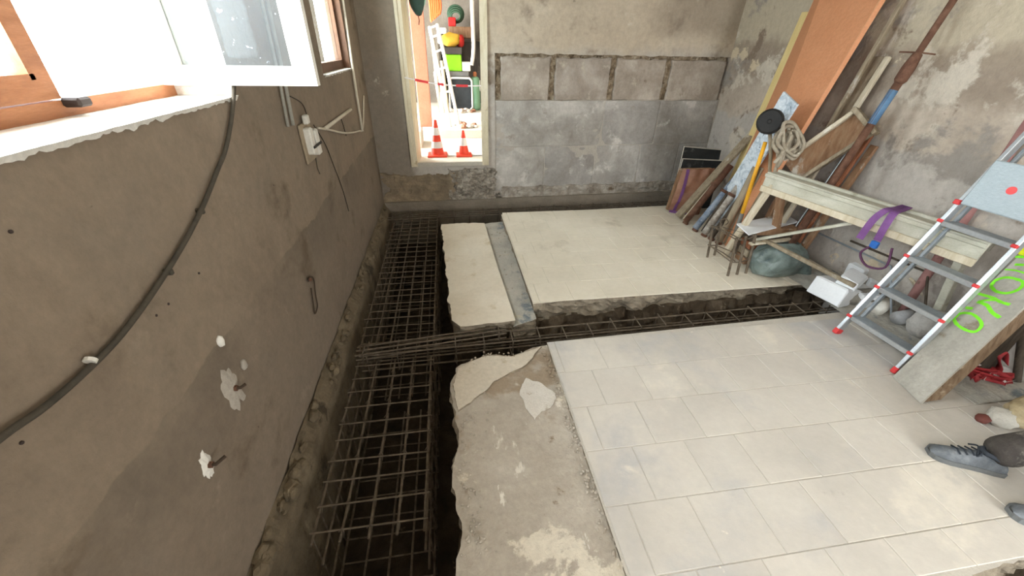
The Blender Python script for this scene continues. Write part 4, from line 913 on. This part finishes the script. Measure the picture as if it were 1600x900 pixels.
p1 = tops[1][0].lerp(tops[1][1], 1.0); MB().tube(spline([p1, p1+V((-.02, 0, .03)), p1+V((.03, .0, .045)), p1+V((.07, 0, .01)), p1+V((.05, 0, -.02))]), .005, 6).build('hook', M_REBAR, rc)
# green plastic bag
import bmesh
g0 = PZ(1168, 424)*.5+PZ(1262, 447)*.5
bgc = PZ(1215, 432); bg_ = thing('plastic_bag', 'crumpled grey green plastic bag slumped on the slab corner', 'bag', bgc)
mb = MB(); mb.blob(V((bgc.x+.05, bgc.y+.09, .10)), (.30, .16, .15), .10, 1.3, 5, 5, .098)
for v in mb.v:
    q = v-V((bgc.x, bgc.y, 0)); k = min(1, max(0, v.z/.06))
    fold = abs(noise.noise(V((q.x*5+q.y*7, q.z*5-q.x*2, 1))))+.5*abs(noise.noise(V((q.x*11-q.z*8, q.y*10, 4))))
    v.z += (.05-.11*fold)*k; v.y += .03*fold*k
    if q.x > .2: v.z -= (q.x-.2)*.9; v.y -= (q.x-.2)*.35
    v.z = max(v.z, .004 if q.x < .24 else -.16)
mb.build('body', M_BAG, bg_, True)
MB().grid(lambda a, b: V((bgc.x-.20+.13*a+.04*b, bgc.y+.10+.04*fbm(V((a*4, b*4, 1))), .02+.2*b+.02*fbm(V((a*9, b*3, 5))))), 10, 8).build('neck', M_BAG, bg_, True)
# boards under a white sheet
st = PZ(1200, 372, .14)
for i, (z, mt, lab, yaw) in enumerate([(.03, M_BRNW, 'brown offcut board lowest in the pile under the white sheet', .25), (.09, M_GREYW, 'grey offcut board second from the floor under the white sheet', .15), (.15, M_REDW, 'red brown offcut board in the middle of the sheet pile', .22), (.21, M_DARKW, 'dark offcut board fourth from the floor under the sheet', .3), (.265, M_BRNW, 'dusty brown offcut board directly under the white sheet', .2)]):
    tag(MB().bevbox(V((2.95, 3.02+.01*i, z*1.2)), (.50-.02*i, .15, .064), Matrix.Rotation(-yaw*.4, 3, 'Z'), .005).build('offcut_board', mt), lab, 'board', 'offcut boards under the white sheet')
wsv = [PZ(1151, 350, .358), PZ(1170, 367, .358), PZ(1247, 347, .362), PZ(1226, 334, .362)]
tag(MB().hexa([p+V((0, 0, -.006)) for p in wsv], [p+V((0, 0, .004)) for p in wsv]).build('white_sheet', M_WSHEET), 'white flat sheet lying on the offcut boards', 'sheet')
# white blocks at the end of the cross trench
wbk = [((1300, 455), .0, (.17, .26, .16), .25, 'large white block at the trench end, nearest the green bag', (.25, 0)), ((1345, 462), .0, (.16, .22, .12), -.2, 'white block behind the ladder foot', (0, 0)), ((1330, 438), .13, (.24, .14, .10), .5, 'white block lying on top of the white pile', (0, .25)), ((1372, 445), .02, (.16, .15, .10), .8, 'small white block at the right of the white pile', (0, 0)), ((1345, 424), .05, (.2, .14, .12), .15, 'white block at the back of the white pile', (0, 0))]
random.seed(5)
for (px, py), z, sz_, yaw, lab, til in wbk:
    p = PZ(px, py, z+sz_[2]/2); mb = MB(); mb.bevbox(p, sz_, Matrix.Rotation(yaw, 3, 'Z') @ Matrix.Rotation(til[0], 3, 'Y') @ Matrix.Rotation(til[1], 3, 'X'), .01)
    for v in mb.v: v += V((random.gauss(0, .003), random.gauss(0, .003), random.gauss(0, .003)))
    tag(mb.build('white_block', M_FOAM), lab, 'block', 'white blocks at the trench end')
# rods and offcuts behind the ladder
for (a, b, r, mt, lab) in [((1282, 366), (1392, 416), .008, M_ALUD, 'long steel rod resting low against the wall under the trestle'), ((1345, 384), (1450, 426), .009, M_DARKW, 'dark rod lying under the purple strap')]:
    p, q = PX(*a, 3.44), PX(*b, 3.40); tag(MB().tube([V((p.x, p.y+.1, max(.03, p.z))), q, V((q.x-.1, q.y-.25, .02))], r, 6).build('steel_rod', mt), lab, 'rod')
p, q = PX(1424, 436, 3.38), PZ(1462, 494, .012); tag(MB().beam(p, q, .05, .018, (0, 0, 1)).build('short_batten', M_PALEW), 'short pale batten leaning behind the ladder steps', 'batten')
p, q = V((3.20, 2.08, .05)), V((3.38, 2.16, .05)); tag(MB().tube([p, q], .044, 14).build('plastic_pipe', M_PLAST, None, True), 'short white pipe offcut behind the ladder', 'pipe')
p, q = V((3.24, 1.96, .055)), V((3.42, 1.98, .055)); tag(MB().tube([p, q], .050, 14).build('plastic_pipe', plain('grey_pvc', (158, 158, 158)), None, True), 'grey pipe offcut right of the white pipe', 'pipe')
tag(MB().blob((3.24, 2.24, .06), (.15, .08, .07), .22, 2, 4, 2, .056).build('dusty_sack', pmat('dusty_cloth', [(120,114,106),(148,142,132)], 7, bump=.4), None, True), 'flat dusty grey sack beside the white blocks', 'sack')
tag(MB().blob((3.30, 1.80, .10), (.13, .11, .12), .15, 2, 4, 9, .096).build('dusty_sack', pmat('pale_sack', [(150,146,140),(176,172,166)], 6, bump=.4), None, True), 'pale full sack behind the middle ladder steps', 'sack')
struct(MB().grid(lambda a, b: V((2.95+.52*a, 1.2+1.6*b, .012+.02*fbm(V((a*6, b*9, 2)))*1)), 20, 40).build('floor_debris_screed', M_GREYC), 'dusty grey screed along the foot of the right wall')
# ---- aluminium step ladder
FL, FN = PZ(1306, 520), PZ(1397, 582)
TLd, TNd = V((3.36, FL.y+.03, 1.53)), V((3.36, FN.y+.10, 1.53))
ld = thing('step_ladder', 'aluminium step ladder with red feet leaning on the right wall', 'ladder', (FL+FN)/2)
dl = (TLd-FL).normalized(); ac = (FN-FL).normalized(); nl = dl.cross(ac).normalized()
if nl.x > 0: nl = -nl
def rail(p, q, off, nm, mt, w=.022, h=.055):
    R = Matrix((ac, (q-p).normalized(), nl)).transposed(); MB().bevbox((p+q)/2+nl*off, (w, (q-p).length, h), R, .003).build(nm, mt, ld)
rail(FL+dl*.02, TLd, 0, 'front_rail', M_ALU); rail(FN+dl*.02, TNd, 0, 'front_rail', M_ALU)
rail(FL+dl*.16+ac*.025, TLd-dl*.1+ac*.025, -.055, 'rear_rail', M_ALUD, .018, .03); rail(FN+dl*.16-ac*.025, TNd-dl*.1-ac*.025, -.055, 'rear_rail', M_ALUD, .018, .03)
for p in (FL, FN): MB().bevbox(p+dl*.018, (.032, .045, .062), Matrix((ac, dl, nl)).transposed(), .006).build('foot_cap', M_RED, ld)
def along(z, F0, T0): return F0.lerp(T0, z/T0.z)
stepz = [.14, .37, .60, .84]
for z in stepz:
    p, q = along(z, FL, TLd), along(z, FN, TNd); c_ = (p+q)/2; wdt = (q-p).length-.03
    R = Matrix((ac, V((-ac.y, ac.x, 0)), V((0, 0, 1)))).transposed()
    tread = MB().bevbox(c_+V((.03, 0, 0)), (wdt, .09, .022), R, .004).build('tread', M_ALUD, ld)
    MB().bevbox(c_+V((-.018, 0, .0)), (wdt, .012, .030), R, .003).build('nosing', M_ALU, tread)
    for e_ in (p, q): MB().bevbox(e_+nl*.03, (.03, .02, .02), Matrix((ac, dl, nl)).transposed(), .004).build('rivet_cap', M_RED, ld)
zp = .985; p, q = along(zp, FL, TLd), along(zp, FN, TNd); c_ = (p+q)/2
pd = (dl+nl*.18).normalized(); pn_ = ac.cross(pd).normalized(); pn_ = pn_ if pn_.x < 0 else -pn_
Rp = Matrix((ac, pd, pn_)).transposed()
pc = c_+nl*.055+dl*.10
plt = MB().bevbox(pc, ((q-p).length-.045, .27, .02), Rp, .006).build('platform', M_PLAT, ld)
MB().lathe([(.022, 0), (.022, .0025), (.0, .003)], pc+pn_*.0105, 16, pn_).build('red_dot', plain('coral_red', (232, 84, 84)), plt)
for e_ in (p, q): MB().bevbox(e_+nl*.035-dl*.03, (.03, .03, .03), Rp, .004).build('rivet_cap', M_RED, ld)
# ---- formwork board with sprayed letters
b0, b1 = PZ(1393, 590), PZ(1436, 632)          # front bottom corners
tpt = PX(1600, 392, 3.30)
fd = (tpt-b0).normalized(); fw = (b1-b0); wdt = fw.length; fw.normalize(); fn_ = fw.cross(fd).normalized()
fn_ = fn_ if fn_.x < 0 else -fn_
Lb = (3.36-b0.x)/fd.x; fbd = thing('formwork_board', 'thick grey formwork board with fluorescent green sprayed letters', 'board', (b0+b1)/2)
Rf = Matrix((fw, fd, fw.cross(fd))).transposed(); th = .055
def fq(o0, t0, l0, l1, k0, k1): return [o0.lerp(b1, k0)+fd*l0-fn_*t0, o0.lerp(b1, k1)+fd*l0-fn_*t0, o0.lerp(b1, k1)+fd*l1-fn_*t0, o0.lerp(b1, k0)+fd*l1-fn_*t0]
MB().hexa(fq(b0, .014, .01, Lb, 0, 1), fq(b0, 0, .01, Lb, 0, 1)).build('face_sheet', M_FORM, fbd)
MB().hexa(fq(b0, .105, .10, Lb-.02, .03, .97), fq(b0, .0145, .02, Lb-.02, .03, .97)).build('timber_backing', M_FORME, fbd)
def S5(pts): return [PP(1470+x/5, 360+y/5, b0+fn_*.002, fn_) for x, y in pts]
def stroke(pts, w, closed=False):
    q = S5(pts); q = spline(q+[q[0]] if closed else q, 5)
    vs_ = []; F = []
    for i, p in enumerate(q):
        t_ = (q[min(i+1, len(q)-1)]-q[max(i-1, 0)]).normalized(); s_ = t_.cross(fn_).normalized(); ww = w*(1+.3*noise.noise(V((i*.6, pts[0][0], 0))))
        vs_ += [p+s_*ww/2, p-s_*ww/2]
    F = [(2*i, 2*i+1, 2*i+3, 2*i+2) for i in range(len(q)-1)]; MB().add(vs_, F).build('sprayed_letter', M_GREEN, fbd)
stroke([(100,690),(150,650),(235,650),(300,695),(318,745),(270,790),(200,780),(130,738)], .016, True)
stroke([(192,604),(250,610)], .018)
stroke([(292,494),(400,525),(470,560),(540,580)], .017); stroke([(285,556),(360,585),(400,640),(462,682)], .019); stroke([(292,556),(360,545),(430,545),(480,562)], .014)
stroke([(392,435),(425,392),(505,368),(590,380),(645,410),(605,462),(515,490),(430,475)], .016, True)
stroke([(582,205),(650,208)], .016); stroke([(578,266),(650,270)], .016); stroke([(500,305),(580,312),(660,335)], .010)
# yellow and black tape measure perched by the board
p = PX(1597, 386, 3.2); ym = thing('spray_can', 'yellow capped black spray can behind the sprayed board', 'spray can', p+V((.05, 0, -.12)))
ax = V((.2, -.9, .25)).normalized()
MB().lathe([(.030, -.11), (.033, -.10), (.033, .10), (.03, .11)], p+V((.10, -.10, -.0))+ax*.0, 16, ax).build('can', M_BLACK, ym)
MB().lathe([(.032, 0), (.032, .035), (.024, .05), (.01, .055)], p+V((.10, -.10, 0))-ax*.10, 16, -ax).build('cap', plain('lemon_plastic', (226, 232, 40), .4), ym)
tag(MB().beam(V((p.x+.10, p.y-.12, 0)), V((p.x+.10, p.y-.12, p.z-.036)), .16, .05, (1, 0, 0)).build('timber_offcut', M_DARKW), 'dark upright timber under the yellow capped spray can', 'timber')
# red and white tape pile
tpz = thing('tape_heap', 'crumpled heap of red and white tape under the sprayed board', 'tape', PZ(1535, 595))
random.seed(9)
for k in range(12):
    c_ = PZ(1512+random.uniform(0, 56), 600-random.uniform(0, 26)); z = random.uniform(.005, .03)
    pts = spline([c_+V((random.uniform(-.08, .08), random.uniform(-.06, .06), z+random.uniform(0, .05))) for _ in range(5)])
    MB().ribbon(pts, V((random.gauss(0, .5), random.gauss(0, .5), 1)), .035, .001).build('tape_strip', pmat('red_tape', [(150,42,46),(172,58,60)], 8, rough=.5) if k % 3 else M_CONEW, tpz, True)
p = PZ(1545, 590); MB().ribbon(spline([p, p+V((.02, 0, .08)), p+V((-.03, .02, .16)), p+V((.01, .03, .2)), p+V((.03, 0, .12))]), V((.3, 1, .2)), .05, .001).build('tape_strip', pmat('red_tape', [(150,42,46),(172,58,60)], 8), tpz, True)
# dark clutter leaning under the board
for i, (a, b, r, mt, lab) in enumerate([((1585, 600), (1600, 505), .02, M_DARKW, 'dark tube leaning at the right picture edge'), ((1560, 565), (1610, 560), .016, plain('pale_grey_metal', (150, 152, 154), .5, .4), 'pale grey rod lying under the sprayed board')]):
    p = PZ(*a); q = PX(b[0], b[1], 3.42) if i == 0 else PZ(*b, .05); tag(MB().tube([p+V((0, 0, r)), q], r, 8).build('clutter_tube', mt, None, True), lab, 'tube')
p = PZ(1598, 560); pl = thing('wire_basket', 'dark wire basket of pale offcuts at the right edge', 'basket', p)
for k in range(6): MB().tube([p+V((-.10+.06*k, -.06, .01)), p+V((-.12+.06*k, -.05, .16)), p+V((-.06+.06*k, .10, .17)), p+V((-.05+.06*k, .12, .01))], .007, 6).build('wire', M_BLACK, pl, True)
for k in range(3): MB().bevbox(p+V((-.04+.08*k, .03, .045)), (.06, .16, .07), Matrix.Rotation(.3*k-.3, 3, 'Z'), .01).build('offcut', plain('pale_grey_block', (168, 170, 170)), pl)
# tan canvas bag
p = PZ(1598, 672); tb_ = thing('canvas_bag', 'dusty tan canvas bag on the tiles behind the worker', 'bag', p)
mb = MB().blob(p+V((.10, .03, .085)), (.20, .10, .09), .16, 2.4, 4, 3, .084); mb.build('body', pmat('tan_canvas', [(150,132,100),(176,158,124),(192,180,152)], 6, bump=.4), tb_, True)
MB().blob(p+V((-.09, .05, .05)), (.07, .06, .05), .3, 3, 3, 6, .049).build('dusty_fold', pmat('dusty_cloth_pale', [(176,170,158),(200,194,182)], 7, bump=.4), tb_, True)
MB().blob(p+V((-.17, .08, .025)), (.038, .03, .026), .15, 2, 2, 2, .024).build('maroon_tip', plain('maroon', (104, 56, 48)), tb_, True)

# ================================================================ WORKER (sitting against the right wall, only the feet in frame)
hA, tA = V((2.585, .815, 0)), V((2.335, .968, 0)); hB, tB = V((2.64, .515, 0)), V((2.375, .645, 0))
per = thing('person', 'worker in dusty dark trousers and grey work boots sitting on the floor', 'person', V((2.95, .65, 0)))
def skin(name, verts, edges, mt, sub=2):
    me = bpy.data.meshes.new(name); o0 = wloc(per); me.from_pydata([(V(v[:3])-o0)[:] for v in verts], edges, [])
    me.materials.append(mt); o = bpy.data.objects.new(name, me); COL.objects.link(o); o.parent = per
    md = o.modifiers.new('skin', 'SKIN'); md.use_smooth_shade = True
    for sv, v in zip(me.skin_vertices[0].data, verts): sv.radius = v[3] if isinstance(v[3], tuple) else (v[3], v[3]); sv.use_root = False
    me.skin_vertices[0].data[0].use_root = True
    s_ = o.modifiers.new('sub', 'SUBSURF'); s_.levels = sub; s_.render_levels = sub
    return o
PEL = V((3.22, .60, .15)); kA, kB = V((2.95, .76, .40)), V((2.97, .48, .46))
aA, aB = V((2.575, .822, .10)), V((2.63, .52, .10))
CH = V((3.27, .60, .48)); NK = V((3.27, .60, .64)); HD = V((3.24, .60, .76))
M_SKIN = pmat('skin', [(186,138,112),(200,154,128)], 6, rough=.6, bump=.05)
bv = [(*PEL, .11), (*(PEL+V((.02, 0, .14))), .11), (*CH, .125), (*NK, .05), (*HD, .075), (*(HD+V((-.01, 0, .09))), .07)]
be = [(0, 1), (1, 2), (2, 3), (3, 4), (4, 5)]
def chain(start, pts):
    i0 = start
    for p in pts: bv.append(p); be.append((i0, len(bv)-1)); i0 = len(bv)-1
    return i0
chain(0, [(3.19, .69, .15, .085), (*kA, .055), (*aA, .026), (2.50, .868, .055, .016)]); chain(0, [(3.19, .51, .15, .085), (*kB, .055), (*aB, .026), (2.555, .557, .055, .016)])
for sgn, kn in ((1, kA), (-1, kB)):
    w_ = chain(2, [(3.27, .60+sgn*.19, .56, .05), (3.12, .60+sgn*.27, .36, .038), (2.98, kn.y+sgn*.04, kn.z+.115, .026), (2.94, kn.y+sgn*.02, kn.z+.105, (.030, .016))])
    for f_ in range(4): 
        o_ = V((-.03, -.022+.0145*f_, 0)); chain(w_, [(2.94-.035, kn.y+sgn*.02+o_.y, kn.z+.105, .010), (2.94-.065+.004*abs(f_-1.5), kn.y+sgn*.02+o_.y*1.15, kn.z+.092, .008)])
    chain(w_, [(2.945, kn.y-sgn*.025, kn.z+.10, .010), (2.915, kn.y-sgn*.04, kn.z+.09, .008)])
skin('body', bv, be, M_SKIN)
M_TROU = pmat('dusty_trousers', [(50,46,43),(66,61,57),(92,87,80)], 7, rough=.95, bump=.5, bscale=18, patches=[((140,134,124), 5, .58, .68)])
for nm, side, kn, an in (('a', .69, kA, aA), ('b', .51, kB, aB)): pass
tv = [(*PEL, .145), (3.19, .69, .16, .10), (*kA, .082), (*(kA.lerp(aA, .5)), .078), (*(aA+V((-.075, .045, -.012))), .080), (3.19, .51, .16, .10), (*kB, .082), (*(kB.lerp(aB, .5)), .078), (*(aB+V((-.075, .045, -.012))), .080), (*(PEL+V((.02, 0, .14))), .13)]
skin('trousers', tv, [(0, 1), (1, 2), (2, 3), (3, 4), (0, 5), (5, 6), (6, 7), (7, 8), (0, 9)], M_TROU)
M_JAC = pmat('grey_jacket', [(74,80,88),(92,98,106)], 6, rough=.9, bump=.3)
jv = [(*(PEL+V((.02, 0, .15))), .14), (*CH, .155), (*(NK+V((0, 0, -.03))), .075)]; je = [(0, 1), (1, 2)]
for sgn, kn in ((1, kA), (-1, kB)):
    jv += [(3.27, .60+sgn*.19, .56, .068), (3.12, .60+sgn*.27, .36, .055), (3.0, kn.y+sgn*.05, kn.z+.11, .042)]; k0 = len(jv)-3; je += [(1, k0), (k0, k0+1), (k0+1, k0+2)]
skin('jacket', jv, je, M_JAC)
MB().blob(HD+V((.02, 0, .075)), (.095, .085, .085), .06, 3, 3, 2).build('hair', plain('dark_hair', (48, 38, 32), .9), per, True)
hd = HD+V((-.075, 0, .03))
for sy in (-.03, .03): MB().blob(hd+V((.004, sy, .025)), (.010, .014, .009), 0, 1, 2).build('eye', plain('eye_white', (220, 214, 206), .3), per, True)
MB().blob(hd+V((-.012, 0, .0)), (.018, .013, .024), .05, 1, 2).build('nose', M_SKIN, per, True); MB().blob(hd+V((-.0, 0, -.035)), (.008, .024, .007), .03, 1, 2).build('mouth', plain('lips', (160, 96, 84)), per, True)
for sy in (-.078, .078): MB().blob(HD+V((.005, sy, .04)), (.018, .010, .030), .05, 1, 2).build('ear', M_SKIN, per, True)
M_BOOT = pmat('dusty_boot', [(74,78,82),(104,108,112),(146,148,150)], 9, rough=.75, bump=.35, bscale=40, patches=[((172,174,172), 7, .60, .7), ((50,54,60), 9, .62, .7)])
M_SOLE = pmat('boot_sole', [(96,98,98),(120,122,122)], 9, rough=.9)
def boot(h, t):
    d = (t-h); L = .29; d.z = 0; d.normalize(); s_ = V((-d.y, d.x, 0)); o = t-d*L
    prof = [(0, .030, .052), (.04, .036, .074), (.09, .036, .098), (.13, .038, .092), (.17, .043, .078), (.21, .047, .066), (.25, .044, .056), (.275, .034, .046), (.29, .016, .030)]
    def ring(x, w, hh, z0): return [o+d*x+s_*(w*cos(q))*(1 if sin(q) < .2 else .86)+V((0, 0, z0+(hh-z0)*max(0, sin(q))**.8)) for q in [pi*i/12 for i in range(13)]]
    rs = [ring(x, w, hh, .022) for x, w, hh in prof]; n = 13; vs_ = [v for r_ in rs for v in r_]
    F = [(i*n+k, i*n+k+1, (i+1)*n+k+1, (i+1)*n+k) for i in range(len(rs)-1) for k in range(n-1)]
    F += [tuple(range(n)), tuple((len(rs)-1)*n+k for k in range(n))[::-1]]
    bt = MB().add(vs_, F).build('boot', M_BOOT, per, True)
    lo_ = [o+d*x+s_*k*(w+.005) for k, lst in ((1, prof), (-1, prof[::-1])) for x, w, _ in lst]; N = len(lo_)
    MB().add(lo_+[p+V((0, 0, .026)) for p in lo_], [tuple(range(N))[::-1], tuple(range(N, 2*N))]+[(i, (i+1) % N, N+(i+1) % N, N+i) for i in range(N)]).build('sole', M_SOLE, bt)
    MB().tube(spline([o+d*.05+s_*.034+V((0, 0, .095)), o+d*.0+V((0, 0, .095)), o+d*.05-s_*.034+V((0, 0, .095)), o+d*.11-s_*.02+V((0, 0, .107)), o+d*.12+V((0, 0, .108)), o+d*.11+s_*.02+V((0, 0, .107))]), .011, 6, closed=True).build('collar', plain('boot_lining', (50, 54, 60), .9), bt, True)
    for k, x in enumerate((.125, .148, .171, .194)):
        hh = [.094, .087, .079, .071][k]
        MB().tube([o+d*x+s_*.026+V((0, 0, hh-.004)), o+d*(x+.008)+V((0, 0, hh+.006)), o+d*(x+.016)-s_*.026+V((0, 0, hh-.006))], .004, 6).build('lace', plain('dark_lace', (44, 48, 54), .9), bt, True)
    MB().tube(spline([o+d*.13+V((0, 0, .102)), o+d*.135+s_*.03+V((0, 0, .112)), o+d*.15+s_*.04+V((0, 0, .094)), o+d*.14+s_*.015+V((0, 0, .10)), o+d*.13-s_*.02+V((0, 0, .11)), o+d*.15-s_*.04+V((0, 0, .09))]), .004, 6).build('lace', plain('dark_lace', (44, 48, 54), .9), bt, True)
boot(hA, tA); boot(hB, tB)


# crumbs of mortar along the broken edges
LIME = [tuple(PZ(x, y)[:2])+(1,) for x, y in [(822, 588), (846, 596), (868, 612), (862, 632), (846, 640), (836, 655), (822, 636), (812, 612)]]
slab(LIME[::-1] if False else LIME, -.0135, -.02, .012, 41, step=.012, rows=2, rough=.003).build('lime_patch', [pmat('lime_smear', [(196,189,178),(212,206,196)], 9, bump=.4, bscale=40, patches=[((176,164,148), 11, .58, .66)]), M_SCREED], broken)
random.seed(31); mb = MB()
edges = [(BRK[i], BRK[i+1]) for i in range(1, 11)] 
for i in range(420):
    if i < 200:
        a, b = random.choice(edges); t = random.random(); x, y = a[0]+(b[0]-a[0])*t+abs(random.gauss(0, .05))+.02, a[1]+(b[1]-a[1])*t+random.gauss(0, .02); z = -.014
        if a[1] > 2.5: y += .06; z = .002
        elif x < .02 and y > 1.9: continue
    elif i < 235: x, y, z = random.uniform(.40, .56), random.uniform(2.42, 4.3), -.053
    else: x, y, z = random.gauss(.56, .02), random.uniform(.5, 2.0), -.012
    r = random.uniform(.003, .009); mb.blob((x, y, z+r*.4), (r, r*random.uniform(.7, 1.4), r*.7), .4, 2, 1, i)
o = mb.build('mortar_crumbs', M_SCREED, None, kind='stuff'); o['label'] = 'crumbs of mortar scattered along the broken slab edges'; o['category'] = 'debris'
